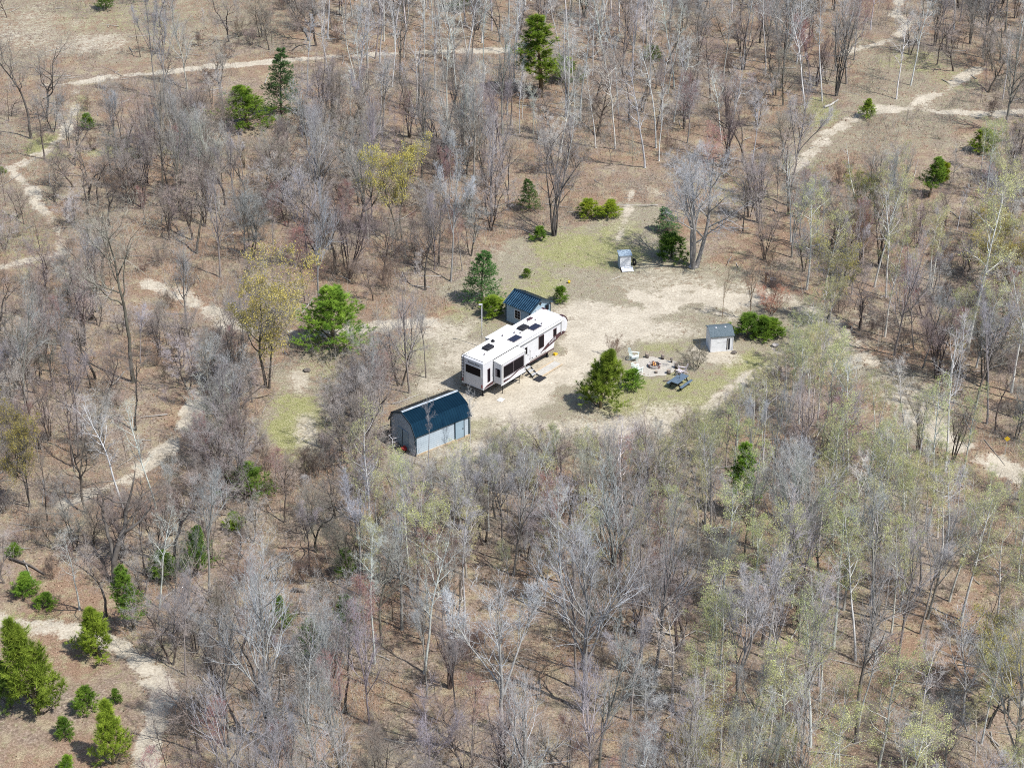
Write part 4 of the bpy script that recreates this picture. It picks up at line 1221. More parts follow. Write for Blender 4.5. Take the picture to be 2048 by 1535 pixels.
for i in range(5): bare('green_aspen', 40 + i, H=12, r=.12, t0=.38, nl=16, la=48, ll=.22, lshape='oval', ltrop=.06, nb=8, nt=6, ntw=3, wob=.04, lwob=.16, bark='bark_pale', twig='twig_brown', bud='bud_green', nbud=5200, budsize=.072)
for i in range(4): bare('spreading', 250 + i, H=7, r=(.10, .12, .09, .11)[i], stems=(2, 1, 3, 2)[i], lean=.2, t0=.22, nl=(12, 20, 9, 12)[i], la=(48, 55, 44, 52)[i], ll=(.42, .46, .38, .44)[i], lshape='round', ltrop=.04, nb=8, ba=42, nt=7, ta=40, ntw=4, twl=.38, wob=.10, lwob=.17, bark='bark_dark', twig='twig_brown' if i % 2 else 'twig_grey', tw_r=.0065)
for i in range(3): bare('clump', 50 + i, H=10, r=.11, stems=5, lean=.11, t0=.28, nl=9, la=32, ll=.30, lshape='vase', ltrop=.09, nb=7, nt=6, ntw=3, wob=.07, lwob=.13, bark='bark_dark', twig='twig_brown')
for i in range(2): bare('ochre', 60 + i, H=8.5, r=.12, stems=2, lean=.16, t0=.32, nl=13, la=46, ll=.40, lshape='round', nb=9, nt=9, ntw=5, wob=.09, lwob=.16, bark='bark_dark', twig='twig_brown', bud='bud_ochre', nbud=13000, budsize=.10)
for i in range(3): bare('red_maple', 65 + i, H=9, r=.09, t0=.30, nl=14, la=32, ll=.34, lshape='vase', nb=7, nt=7, ntw=4, bark='bark_grey', twig='twig_red', bud='bud_red', nbud=1500, budsize=.06, lwob=.1)
for i in range(4): bare('sapling', 70 + i, H=5.5, r=.035, t0=.22, nl=11, la=38, ll=.26, lshape='vase', nb=6, bl=.5, nt=5, ntw=4, twl=.25, wob=.05, bark='bark_dark' if i % 2 else 'bark_grey', twig='twig_brown' if i % 2 else 'twig_grey', tw_r=.006)
for i in range(4): bare('shrub', 80 + i, H=2.8, r=.028, stems=8, lean=.55, t0=.2, nl=5, la=34, ll=.42, lshape='vase', nb=5, bl=.55, nt=5, ntw=4, twl=.22, wob=.09, bark='bark_dark', twig='twig_dark' if i % 2 else 'twig_brown', tw_r=.006)
for i in range(2): bare('gnarled', 90 + i, H=9, r=.26, t0=.25, nl=9, la=62, ll=.50, lshape='round', ltrop=.02, nb=8, ba=50, nt=7, ntw=3, wob=.17, lwob=.30, fork=.5, bark='bark_dark', twig='twig_dark')
for i in range(2): bare('big_maple', 95 + i, H=12, r=.24, stems=3, lean=.2, t0=.28, nl=11, la=40, ll=.44, lshape='vase', ltrop=.06, nb=10, nt=9, ntw=5, wob=.05, lwob=.13, bark='bark_grey', twig='twig_grey')
for i in range(2): bare('snag', 98 + i, H=8, r=.12, t0=.5, nl=5, la=55, ll=.12, lshape='oval', nb=3, nt=3, ntw=2, wob=.04, bark='bark_pale', twig='twig_pale')
for i in range(2): conifer('white_pine', 110 + i, H=6, width=.50, shape='ovate', t0=.02, nbr=62, nsh=13, ntuft=4, nn=14, nlen=.24, nw=.019, whorl=11, up=.35, needle='needle_bright')
for i in range(3): conifer('young_pine', 120 + i, H=4.5, width=.50, shape='cone', t0=.02, nbr=50, nsh=12, ntuft=4, nn=14, nlen=.26, nw=.02, up=.55, whorl=10, needle='needle_olive')
for i in range(2): conifer('spruce', 130 + i, H=7, width=.30, shape='cone', nbr=84, nsh=13, ntuft=4, nn=10, nlen=.15, nw=.022, up=.05, droop=.08, whorl=18, needle='needle_dark')
for i in range(2): conifer('tall_pine', 140 + i, H=9, r=.14, width=.28, shape='open', nbr=46, nsh=14, ntuft=4, nn=13, nlen=.26, nw=.021, t0=.2, whorl=13, needle='needle_bright')
for i in range(3): conifer('small_pine', 150 + i, H=1.6, r=.03, width=.55, shape='ovate', t0=.02, nbr=26, nsh=9, ntuft=3, nn=13, nlen=.16, nw=.016, up=.45, needle='needle_bright')
print("PROTO done")

# ------------------------------------------------------------------ planting
rng = np.random.default_rng(7)
PLANTED = []
SPOT = []                                                  # (x, y, radius) already taken

def put(kind, x, y, H, label, cat, name, group, tint=(1, 1, 1), ctint=None, lean=(0, 0), rz=None, var=None, sx=1.0):
    protos = PROTO[kind]
    h0, tm, cm = protos[(var if var is not None else int(rng.integers(0, len(protos)))) % len(protos)]
    root = bpy.data.objects.new(name, None)
    root.empty_display_size = .3
    s_ = H / h0
    root.location = (x, y, 0)
    root.scale = (s_ * sx, s_ * sx, s_)
    root.rotation_euler = (lean[0], lean[1], rng.uniform(0, 6.28) if rz is None else rz)
    link(root)
    tag(root, label, cat, group)
    for nm, me, tn in (("trunk", tm, tint), ("crown", cm, ctint or tint)):
        o = bpy.data.objects.new(nm, me)
        o.color = (tn[0], tn[1], tn[2], 1)
        link(o, root)
    return root

KIND = {   # kind: (object name, look, category, group)
    'maple': ("bare_maple_tree", "bare grey maple", "tree", "bare grey maples in the woods"),
    'oak': ("bare_oak_tree", "crooked dark bare oak", "tree", "crooked bare oaks in the woods"),
    'aspen': ("pale_aspen_tree", "slender pale-barked bare aspen", "tree", "pale bare aspens in the woods"),
    'green_aspen': ("budding_aspen_tree", "aspen hazed with yellow-green buds", "tree", "budding aspens in the woods"),
    'spreading': ("spreading_tree", "low spreading bare tree", "tree", "low spreading bare trees in the woods"),
    'clump': ("multi_stem_tree", "bare dark multi-stemmed tree", "tree", "multi-stemmed bare trees in the woods"),
    'ochre': ("ochre_budding_tree", "rounded tree with ochre buds", "tree", "ochre budding trees"),
    'red_maple': ("red_budding_tree", "slim red-budded bare tree", "tree", "red-tinged budding trees"),
    'sapling': ("bare_sapling", "thin bare sapling", "sapling", "thin bare saplings in the woods"),
    'shrub': ("bare_shrub", "low leafless brown shrub", "shrub", "leafless shrubs under the trees"),
    'snag': ("dead_tree", "dead pale trunk", "tree", "dead trunks in the woods"),
    'small_pine': ("small_pine_bush", "small round green pine bush", "bush", "small green pine bushes"),
    'young_pine': ("young_pine_tree", "young pine", "tree", "young pines"),
}
AUTO = []                                                  # planted now, labelled once all places are known
def plant_auto(kind, zone, x, y, H, **kw):
    nm, look, cat, grp = KIND[kind]
    AUTO.append((kind, zone, x, y, put(kind, x, y, H, None, cat, nm, grp, **kw)))
    SPOT.append((x, y, {'shrub': .5, 'sapling': .5, 'small_pine': .5}.get(kind, 1.15)))

# evergreens, each by its own look and place: kind, base px, base py, top row, width factor, label, tint
EVERGREEN = [
    ('spruce', 563, 243, 103, 75, "tall dark spruce touching the bright pine at the upper trail", (1, 1, 1)),
    ('white_pine', 497, 282, 176, 122, "broad bright green pine in front of the dark spruce", (1.15, 1.2, .9)),
    ('small_pine', 175, 264, 230, 28, "round green bush beside the grassy trail fork", (1, 1.1, .9)),
    ('tall_pine', 1080, 205, 45, 100, "tall loose yellow-green pine among the pale aspens", (1.2, 1.15, .8)),
    ('white_pine', 1135, 180, 115, 70, "half-hidden soft green pine just behind the aspens", (1.0, 1.05, 1.0)),
    ('spruce', 1058, 425, 360, 42, "narrow dark conifer behind the forked dark trees above the clearing", (1.1, 1.2, .8)),
    ('white_pine', 668, 728, 588, 130, "big full green pine standing alone left of the camper trailer", (1.05, 1.15, .95)),
    ('spruce', 965, 612, 500, 72, "plump green fir directly behind the trailer, next to the mast", (1.15, 1.4, 1.1)),
    ('small_pine', 982, 644, 598, 52, "yellowish pine bush between the mast and the blue shed", (1.25, 1.2, .8)),
    ('small_pine', 1119, 609, 574, 34, "round green bush standing alone just past the blue shed", (1.1, 1.2, .9)),
    ('young_pine', 1201, 832, 703, 80, "young pine with upright candles beside the fire pit", (.95, 1.05, .8)),
    ('small_pine', 1265, 788, 744, 42, "low green pine tucked against the fire-pit pine", (1.0, 1.15, .9)),
    ('small_pine', 1345, 536, 474, 84, "dark spreading conifer under the big forked tree", (.5, .6, .55)),
    ('spruce', 1335, 470, 415, 60, "grey-green conifer half hidden behind the big forked tree", (1.2, 1.3, 1.3)),
    ('small_pine', 1492, 694, 636, 84, "sprawling green pine right behind the small white shed", (.8, .9, .75)),
    ('small_pine', 1552, 688, 645, 62, "outer arm-like low pine beside the sprawling pine", (.95, 1.0, .7)),
    ('small_pine', 1524, 694, 640, 84, "middle lobe of the sprawling low pine behind the white shed", (.8, .88, .65)),
    ('young_pine', 1733, 242, 200, 30, "lone small pine on the sandy trail bend", (1.0, 1.1, .9)),
    ('tall_pine', 1858, 398, 318, 66, "green pine in the brush on the right above the budding aspen", (1.05, 1.15, .95)),
    ('small_pine', 1882, 372, 330, 36, "yellow-green bush touching the pine in the right-hand brush", (1.6, 1.25, .6)),
    ('small_pine', 1975, 315, 262, 60, "yellow-green bush at the edge of the right-hand trail", (1.4, 1.25, .8)),
    ('small_pine', 55, 1200, 1152, 52, "upper of two green bushes above the curling sandy track", (1.05, 1.15, .9)),
    ('small_pine', 86, 1224, 1190, 44, "lower of two green bushes above the curling sandy track", (1.05, 1.15, .9)),
    ('young_pine', 195, 1325, 1220, 66, "young pine on the inner bend of the curling sandy track", (1.05, 1.15, .8)),
    ('young_pine', 78, 1452, 1258, 96, "tallest young pine of the group inside the track bend", (1.0, 1.1, .85)),
    ('young_pine', 20, 1430, 1320, 54, "grey-green pine half cut off by the picture's left edge", (.9, 1.1, 1.3)),
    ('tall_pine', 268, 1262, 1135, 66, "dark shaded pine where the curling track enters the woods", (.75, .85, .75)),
    ('young_pine', 226, 1540, 1412, 62, "young pine at the bottom edge beside the curling track", (1.1, 1.2, .85)),
    ('small_pine', 168, 1438, 1385, 54, "small pine between the two tallest young pines", (1.05, 1.1, .9)),
    ('small_pine', 130, 1484, 1440, 38, "smallest pine low in the pine group", (.9, 1.0, .9)),
    ('small_pine', 236, 1412, 1382, 26, "tiny dark pine close to the curling track", (.8, .9, .8)),
    ('small_pine', 134, 1550, 1515, 30, "tiny pine cut off by the bottom edge", (1.1, 1.2, .8)),
    ('white_pine', 505, 1010, 925, 80, "green pine hidden behind a white-stemmed aspen below the sand track", (.95, 1.05, 1.0)),
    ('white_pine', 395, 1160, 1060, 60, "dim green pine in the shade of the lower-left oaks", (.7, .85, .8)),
    ('small_pine', 470, 1068, 1030, 50, "yellow-green bush below the hidden pine", (1.2, 1.15, .8)),
    ('small_pine', 690, 1160, 1105, 42, "small green pine alone in the brown woods below the barn shed", (1.0, 1.15, .9)),
    ('small_pine', 330, 1165, 1110, 60, "soft green bush beside the dim shaded pine", (1.0, 1.1, .9)),
    ('tall_pine', 1485, 1045, 900, 66, "tall thin pine half hidden among the budding aspens", (1.1, 1.25, .9)),
    ('small_pine', 30, 1118, 1090, 36, "small green bush beneath the left-edge oaks", (1.0, 1.1, .9)),
    ('white_pine', 213, 26, -20, 36, "dark green conifer on the top edge of the brown field", (.7, .85, .6)),
    ('white_pine', 925, 32, -40, 60, "dark green conifer on the top edge behind the aspens", (.6, .75, .65)),
    ('white_pine', 700, 1280, 1195, 60, "grey-green pine in the deep woods of the lower middle", (.8, .95, .95)),
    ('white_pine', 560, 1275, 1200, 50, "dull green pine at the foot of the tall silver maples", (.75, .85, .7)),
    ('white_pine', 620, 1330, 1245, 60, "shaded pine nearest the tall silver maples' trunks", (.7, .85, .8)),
    ('small_pine', 1185, 450, 405, 62, "yellow-green spreading bush left of the clearing footpath", (1.5, 1.25, .7)),
    ('small_pine', 1222, 445, 405, 50, "yellow-green bush touching the clearing footpath", (1.55, 1.3, .7)),
    ('small_pine', 1078, 488, 458, 30, "small dark pine bush at the foot of the forked dark trees", (.8, .9, .7)),
    ('small_pine', 1055, 558, 538, 20, "tiny bush on the open grass beyond the blue shed", (.9, .95, .7)),
    ('small_pine', 1305, 128, 95, 36, "green bush beneath the aspens at the top", (1.1, 1.1, .8)),
    ('small_pine', 5, 350, 335, 20, "green bush cut off by the left edge at the trail fork", (1.1, 1.1, .7)),
]
for (kd, px, py, top, sx, lab, tn) in EVERGREEN:
    var = int(rng.integers(0, len(PROTO[kd])))
    wpx = sx
    py -= wpx * .5 * .45 * (.45 if kd in ('tall_pine', 'spruce') else 1.0)      # the lowest boughs reach towards the camera
    p = g(px, py)
    H = height_at(px, py, top)
    sx = min(2.2, max(.5, (wpx / px_per_m(px, py) / 2) / (RAD[(kd, var)] * H)))
    nm = {'spruce': "spruce_tree", 'white_pine': "pine_tree", 'tall_pine': "pine_tree", 'young_pine': "young_pine_tree", 'small_pine': "pine_bush"}[kd]
    put(kd, p.x, p.y, H, lab, "bush" if kd == 'small_pine' else "tree", nm, None, tint=tn, sx=sx, var=var)
    SPOT.append((p.x, p.y, 1.4 if kd != 'small_pine' else .8))

# notable bare trees: kind, base, top row, label, tint, lean(x tilt), width
NOTABLE = [
    ('big_maple', 1388, 535, 292, "huge forked grey tree spreading over the clearing behind the coop", (.78, .78, .8), 1.1),
    ('oak', 268, 764, 430, "tall dark-trunked tree with a pale greenish crown beside the sandy track", (1.25, 1.3, 1.15), .82),
    ('oak', 62, 275, 62, "dark twin-trunked tree at the left edge below the trail", (.9, .9, .9), .9),
    ('oak', 92, 235, 70, "dark leaning tree beside the twin-trunked tree at the left edge", (.9, .9, .9), .75),
    ('maple', 312, 195, -20, "tall grey-barked tree standing on the upper sandy trail", (.95, .95, 1.0), .72),
    ('maple', 328, 200, -10, "second tall grey trunk on the upper sandy trail", (.95, .95, 1.0), .6),
    ('ochre', 535, 775, 530, "round ochre-crowned tree beside the sandy track", (1, 1, 1), .85),
    ('ochre', 800, 480, 300, "yellow-budded tree in the middle of the grey woods", (1.15, 1.2, 1.0), .8),
    ('maple', 638, 615, 395, "straight grey trunk rising just behind the big lone pine", (.95, 1, 1.08), .7),
    ('clump', 1108, 470, 235, "cluster of dark trunks above the clearing", (.8, .8, .85), .85),
    ('clump', 1672, 192, 10, "thick clump of dark stems above the right trail", (.75, .78, .8), .75),
    ('green_aspen', 1935, 700, 372, "tall white aspen with yellow-green crown near the right edge", (1.1, 1.1, 1.05), .95),
    ('green_aspen', 2022, 785, 540, "straight white-trunked aspen at the right edge", (1.1, 1.1, 1.05), .95),
    ('clump', 1940, 88, -60, "dark double trunk by the upper right trail", (.75, .78, .8), .6),
    ('oak', 1577, 395, 270, "crooked dark trunk beside the end of the right trail", (.8, .8, .8), .7),
    ('gnarled', 232, 1165, 960, "gnarled thick old oak twisting above the curling track", (.95, .95, .95), 1.05),
    ('maple', 553, 1480, 1075, "tall silver maple rising at the lower left", (1.15, 1.2, 1.22), .95),
    ('maple', 520, 1400, 1150, "darker maple beside the tall silver maple", (.95, .98, 1.0), .65),
    ('maple', 1008, 1525, 1130, "broad silver-grey maple in the lower middle", (1.15, 1.18, 1.2), 1.2),
    ('maple', 1168, 1420, 1095, "silver-grey maple right of the broad one in the lower middle", (1.12, 1.14, 1.18), 1.15),
    ('maple', 1262, 1440, 1220, "pinkish-grey maple in the lower middle", (1.12, 1.06, 1.1), 1.15),
    ('maple', 855, 1395, 1180, "pale feathery maple left of the broad silver maple", (1.08, 1.1, 1.08), .75),
    ('maple', 1925, 1440, 1260, "fan-shaped silver maple near the lower right corner", (1.2, 1.22, 1.26), 1.35),
    ('maple', 1800, 1600, 1420, "pale silver maple on the bottom edge at the lower right", (1.25, 1.25, 1.22), 1.3),
    ('maple', 1300, 1150, 985, "tall straight grey tree among the woods below the picnic table", (.95, .95, 1.0), .7),
    ('maple', 820, 785, 560, "grey tree just above the barn shed", (.95, .88, .88), .85),
    ('maple', 852, 755, 600, "thin grey tree between the barn shed and the trailer", (.9, .85, .82), .85),
    ('spreading', 800, 770, 620, "brown bushy tree in the thicket above the barn shed", (.85, .8, .75), .9),
    ('spreading', 745, 800, 660, "low bushy grey tree between the lone pine and the barn shed", (.9, .86, .82), .9),
    ('spreading', 690, 900, 745, "brown spreading tree at the edge of the green grass patch", (.9, .82, .76), .9),
    ('oak', 728, 960, 760, "crooked dark tree left of the barn shed", (1, .95, .95), .9),
    ('red_maple', 1685, 985, 790, "purple-red budding tree in the aspens below the clearing", (1.05, .95, 1.2), 1.0),
    ('red_maple', 1410, 370, 265, "red-tinged tree behind the big forked tree", (1.2, .95, .9), 1.3),
    ('maple', 1500, 640, 520, "rust-brown fine-twigged tree behind the small white shed", (1.05, .85, .65), .8),
    ('maple', 1445, 632, 530, "slim brown tree directly behind the small white shed", (1.0, .82, .62), .6),
    ('shrub', 1543, 625, 575, "rusty red-leaved shrub below the burn barrel", (1.15, .58, .42), 1.2),
    ('shrub', 1392, 735, 690, "dark leafless shrub between the white shed and the picnic table", (.8, .85, .7), 1.2),
    ('shrub', 1228, 712, 672, "thin reddish shrub behind the fire-pit pine", (1.3, .95, .75), .8),
    ('shrub', 1545, 600, 545, "bare dark stems right at the burn barrel", (.8, .75, .75), .7),
    ('aspen', 940, 905, 770, "thin bare white sapling in front of the barn shed", (.9, .9, .92), .7),
    ('aspen', 857, 935, 790, "dark thin stem crossing in front of the barn shed roof", (.6, .58, .62), .7),
    ('maple', 1545, 985, 790, "dark straight aspen trunk beside the gravel track", (.8, .85, .85), .6),
    ('clump', 1905, 925, 790, "dark many-stemmed trees beside the wide sandy track", (.75, .72, .68), .9),
    ('clump', 1835, 905, 770, "dark branching tree standing over the wide sandy track", (.75, .72, .7), .75),
    ('oak', 150, 330, 220, "small dark tree beside the round bush at the fork", (.8, .8, .8), .8),
    ('ochre', 60, 1010, 830, "olive-budded rounded tree at the left edge", (.8, .8, .8), .8),
    ('ochre', 1650, 660, 505, "rounded grey-green budding tree right of the burn barrel", (.75, .8, .95), .75),
    ('ochre', 1720, 520, 430, "olive-brown rounded tree in the right-hand brush", (.8, .72, .7), .8),
]
for (kd, px, py, top, lab, tn, sx) in NOTABLE:
    p = g(px, py)
    nm, look, cat, grp = KIND.get(kd, {'big_maple': ("forked_maple_tree", "", "tree", ""), 'gnarled': ("gnarled_oak_tree", "", "tree", "")}.get(kd))
    put(kd, p.x, p.y, height_at(px, py, top), lab, cat, nm, None, tint=tn, sx=sx)
    SPOT.append((p.x, p.y, 1.5 if cat == 'tree' else .6))
# leaning dead trunk above the big aspen
p = g(1710, 397)
put('snag', p.x, p.y, 6.6, "dead white trunk leaning far over in the brush", "tree", "dead_tree", None, tint=(1.1, 1.1, 1.05), lean=(R(4), R(-20)), rz=0.0)
SPOT.append((p.x, p.y, 1))

# woods: zone phrase, outline in the photograph, how many of each kind (bases inside the outline)
ZONES = [
    ("in the top field", [(-60, -40), (600, -40), (600, 108), (300, 130), (-60, 150)], {'oak': 6, 'spreading': 8, 'maple': 4, 'shrub': 14, 'sapling': 8}),
    ("between the left trails", [(-60, 185), (440, 160), (440, 300), (260, 420), (-60, 430)], {'oak': 14, 'spreading': 14, 'shrub': 16, 'maple': 3, 'sapling': 10}),
    ("in the top aspen stand", [(600, -60), (1370, -60), (1370, 330), (1160, 390), (1000, 300), (700, 260), (600, 180)], {'aspen': 150, 'maple': 30, 'oak': 18, 'spreading': 38, 'shrub': 26, 'sapling': 30}),
    ("in the top-right woods", [(1370, -60), (2110, -60), (2110, 330), (1750, 330), (1620, 380), (1480, 420), (1370, 330)], {'maple': 26, 'oak': 28, 'spreading': 44, 'clump': 22, 'aspen': 34, 'shrub': 32, 'sapling': 30, 'red_maple': 10}),
    ("in woods above the trailer", [(230, 300), (600, 230), (1000, 300), (1060, 440), (960, 500), (890, 590), (760, 610), (560, 610), (420, 560), (330, 480), (230, 420)], {'maple': 40, 'oak': 26, 'spreading': 52, 'clump': 16, 'shrub': 24, 'sapling': 26, 'red_maple': 10}),
    ("among the left-edge oaks", [(-60, 430), (230, 420), (330, 500), (440, 640), (520, 700), (500, 790), (400, 800), (250, 940), (-60, 1000)], {'oak': 26, 'maple': 8, 'spreading': 30, 'clump': 10, 'shrub': 34, 'sapling': 26, 'red_maple': 5}),
    ("in thicket beside barn shed", [(420, 800), (520, 760), (560, 900), (640, 760), (760, 740), (780, 860), (800, 960), (640, 1000), (420, 1000), (320, 940)], {'oak': 8, 'spreading': 14, 'clump': 7, 'maple': 4, 'shrub': 22, 'sapling': 10, 'red_maple': 3}),
    ("in the lower-left oak woods", [(-60, 1000), (420, 1000), (760, 990), (760, 1180), (520, 1400), (380, 1400), (300, 1270), (-60, 1215)], {'oak': 16, 'spreading': 20, 'maple': 8, 'clump': 6, 'shrub': 22, 'sapling': 12, 'aspen': 5}),
    ("in the bottom-edge woods", [(760, 1250), (1380, 1250), (1380, 1820), (250, 1820), (330, 1430), (520, 1400)], {'maple': 32, 'oak': 8, 'spreading': 8, 'red_maple': 9, 'shrub': 10, 'sapling': 10, 'clump': 8, 'aspen': 6}),
    ("in woods below barn shed", [(760, 960), (1000, 960), (1380, 930), (1380, 1250), (760, 1250), (700, 1180)], {'maple': 20, 'green_aspen': 32, 'aspen': 9, 'oak': 8, 'spreading': 12, 'shrub': 16, 'sapling': 12, 'red_maple': 5}),
    ("in woods below picnic table", [(1380, 880), (1680, 800), (1850, 930), (2110, 1010), (2110, 1260), (1380, 1260)], {'green_aspen': 54, 'maple': 18, 'spreading': 8, 'aspen': 12, 'shrub': 12, 'sapling': 10}),
    ("in the lower-right woods", [(1380, 1260), (2110, 1260), (2110, 1820), (1380, 1820)], {'green_aspen': 36, 'maple': 20, 'aspen': 6, 'shrub': 10, 'sapling': 10, 'ochre': 3}),
    ("in the right-edge brush", [(1600, 400), (1750, 340), (2110, 330), (2110, 900), (1900, 850), (1800, 740), (1700, 640), (1560, 545), (1480, 500), (1480, 430)], {'green_aspen': 22, 'maple': 16, 'oak': 10, 'spreading': 24, 'clump': 10, 'aspen': 10, 'shrub': 40, 'sapling': 34, 'red_maple': 8, 'ochre': 4}),
    ("along the clearing front", [(900, 925), (1100, 880), (1330, 870), (1480, 800), (1640, 680), (1680, 790), (1380, 900), (1000, 960)], {'green_aspen': 44, 'aspen': 10, 'shrub': 12, 'sapling': 20, 'spreading': 4}),
]
def inside(px, py, poly):
    c = False
    j = len(poly) - 1
    for i in range(len(poly)):
        (xi, yi), (xj, yj) = poly[i], poly[j]
        if (yi > py) != (yj > py) and px < (xj - xi) * (py - yi) / (yj - yi) + xi: c = not c
        j = i
    return c

TRAIL_G = [(hw_, [g(*p) for p in pts]) for (_, hw_, _, pts) in TRAILS]
def free(x, y, r_, trail=True):
    for (sx_, sy_, sr) in SPOT:
        if (x - sx_) ** 2 + (y - sy_) ** 2 < ((sr + r_) * .62) ** 2: return False
    if trail:
        for hw_, pts in TRAIL_G:
            if float(seg_dist(np.array([x]), np.array([y]), pts)[0]) < hw_ + r_ * .45: return False
    return True
CLEAR = [[(840, 660), (930, 590), (1010, 480), (1130, 460), (1260, 400), (1310, 420), (1310, 480), (1430, 545), (1520, 570), (1600, 600), (1560, 660), (1600, 690), (1500, 780), (1340, 880), (1100, 900), (940, 930), (780, 930), (760, 860), (840, 770)],
         [(530, 760), (640, 720), (660, 780), (640, 900), (560, 910), (525, 860)], [(0, 1260), (240, 1300), (290, 1400), (270, 1540), (0, 1540)]]
# open ground that the photograph shows: crowns must not stand in front of it
VIEW = [[(790, 790), (850, 640), (930, 570), (1010, 480), (1130, 460), (1260, 400), (1310, 420), (1310, 480), (1430, 545), (1530, 560), (1600, 610), (1545, 660), (1500, 740), (1400, 810), (1250, 850), (1000, 850), (930, 890), (800, 915), (770, 870)],
        [(530, 760), (640, 720), (650, 780), (630, 890), (560, 900), (530, 860)], [(0, 1270), (230, 1310), (280, 1400), (260, 1535), (0, 1535)], [(0, 20), (250, 20), (250, 140), (0, 160)], [(1640, 150), (1930, 120), (1960, 230), (1640, 330)]]
TRAIL_PX = []
for (_, _, _, pts) in TRAILS[:-1]:
    for a_, b_ in zip(pts[:-1], pts[1:]):
        for u in np.linspace(0, 1, 6): TRAIL_PX.append((a_[0] + (b_[0] - a_[0]) * u, a_[1] + (b_[1] - a_[1]) * u))
TRAIL_PX = np.array(TRAIL_PX)
KEEP_PX = []
for (kd_, px_, py_, top_, w_, lab_, _) in EVERGREEN:
    if any(q in lab_ for q in ('hidden', 'shade', 'dim', 'dull', 'deep', 'edge', 'brown woods', 'beneath')): continue
    for fx in (-.25, 0, .25):
        for fy in (.15, .45, .75): KEEP_PX.append((px_ + fx * w_, py_ + (top_ - py_) * fy))
for (px_, py_, top_) in ((1008, 1330, 1150), (553, 1250, 1090), (1925, 1380, 1270), (535, 680, 530), (800, 420, 300), (268, 600, 430), (1388, 500, 300), (1935, 560, 380)):
    for fx in (-30, 0, 30):
        for fy in (0, .5, 1): KEEP_PX.append((px_ + fx, py_ + (top_ - py_) * fy))
KEEP_PX = np.array(KEEP_PX)
def fit_height(kd, x, y, H):
    """lower a tree until its crown leaves the open ground behind it in view; 0 = does not fit"""
    wk = {'spreading': .36, 'maple': .22, 'oak': .30, 'aspen': .13, 'green_aspen': .16, 'clump': .26, 'ochre': .3, 'red_maple': .2, 'sapling': .15, 'shrub': .5}.get(kd, .2)
    low = {'maple': .4, 'oak': .4, 'aspen': .5, 'green_aspen': .4}.get(kd, .3)
    dice, dice2 = rng.random(), rng.random()
    for _ in range(7):
        sc = px_per_m(*proj(x, y))
        w = wk * H * sc
        bad = False
        for fz in (low, .6, .8, 1.0):
            qx, qy = proj(x, y, H * fz)
            ww_ = w * (.6 if fz == 1.0 else .9)
            if any(inside(qx + o_, qy, c) for c in VIEW for o_ in (-ww_, 0, ww_)): bad = True; break
        if not bad:
            tx, ty = proj(x, y, H); bx, by = proj(x, y, H * low)
            hit = ((np.abs(TRAIL_PX[:, 0] - tx) < w * .8) & (TRAIL_PX[:, 1] > ty) & (TRAIL_PX[:, 1] < by)).sum()
            if hit and dice < (.55 if ty < 110 else .85): bad = True
            b0y = proj(x, y, 0)[1]
            hit = ((np.abs(KEEP_PX[:, 0] - tx) < w * .8) & (KEEP_PX[:, 1] > ty) & (KEEP_PX[:, 1] < b0y)).sum()
            if hit and dice2 < .995: bad = True
        if not bad: return H
        H *= .82
        if H < HR[kd][0] * .55: return 0.0
    return 0.0
HR = {'maple': (8, 13.5), 'oak': (6.5, 10), 'aspen': (8.5, 13), 'green_aspen': (7, 11.5), 'spreading': (4.5, 8), 'clump': (6, 9), 'ochre': (5.5, 8), 'red_maple': (5.5, 8.5), 'sapling': (3.2, 6.5), 'shrub': (1.4, 3.0), 'snag': (5, 7)}
TN = {'maple': ((.70, .65, .62), (1.08, 1.08, 1.10)), 'oak': ((.75, .74, .72), (1.2, 1.1, 1.05)), 'aspen': ((.85, .86, .88), (1.08, 1.08, 1.06)), 'green_aspen': ((.85, .85, .8), (1.05, 1.05, 1.0)),
      'spreading': ((.74, .70, .66), (1.1, 1.03, .98)), 'clump': ((.8, .75, .72), (1.15, 1.05, 1.05)), 'ochre': ((.75, .78, .8), (1.0, 1.0, 1.0)), 'red_maple': ((.85, .82, .82), (1.1, 1.0, 1.04)), 'sapling': ((.85, .8, .75), (1.25, 1.1, 1.05)), 'shrub': ((.8, .78, .75), (1.3, 1.1, 1.0)), 'snag': ((.9, .9, .9), (1.1, 1.1, 1.1))}
for zi, (phrase, poly, mixk) in enumerate(ZONES):
    gx = [g(*p) for p in poly]
    x0, x1 = min(q.x for q in gx), max(q.x for q in gx)
    y0, y1 = min(q.y for q in gx), max(q.y for q in gx)
    small_h = .85 if zi in (0, 1, 5, 7) else 1.0
    for kd, cnt in mixk.items():
        done = tries = 0
        while done < cnt and tries < cnt * 140:
            tries += 1
            x, y = rng.uniform(x0, x1), rng.uniform(y0, y1)
            px, py = proj(x, y)
            if not inside(px, py, poly) or any(inside(px, py, c) for c in CLEAR): continue
            r_ = {'shrub': .5, 'sapling': .5}.get(kd, 1.15)
            if not free(x, y, r_): continue
            lo, hi = HR[kd]
            H = rng.uniform(lo, hi) * small_h * (1.06 if zi in (8, 11) and kd in ('maple', 'green_aspen') else 1.0) * (.72 if zi == 13 and kd not in ('shrub', 'sapling') else 1)
            H = fit_height(kd, x, y, H)
            if H <= 0: continue
            if kd not in ('shrub', 'sapling') and py > 1535 and proj(x, y, H)[1] > 1535: continue
            if kd in ('shrub', 'sapling') and py > 1580: continue
            a, b_ = TN[kd]
            u = rng.random()
            tn = tuple(a[i] + (b_[i] - a[i]) * u + rng.normal(0, .03) for i in range(3))
            plant_auto(kd, zi, x, y, H, tint=tn, lean=(rng.normal(0, R(2.5)), rng.normal(0, R(3))), sx=rng.uniform(.8, 1.1))
            done += 1

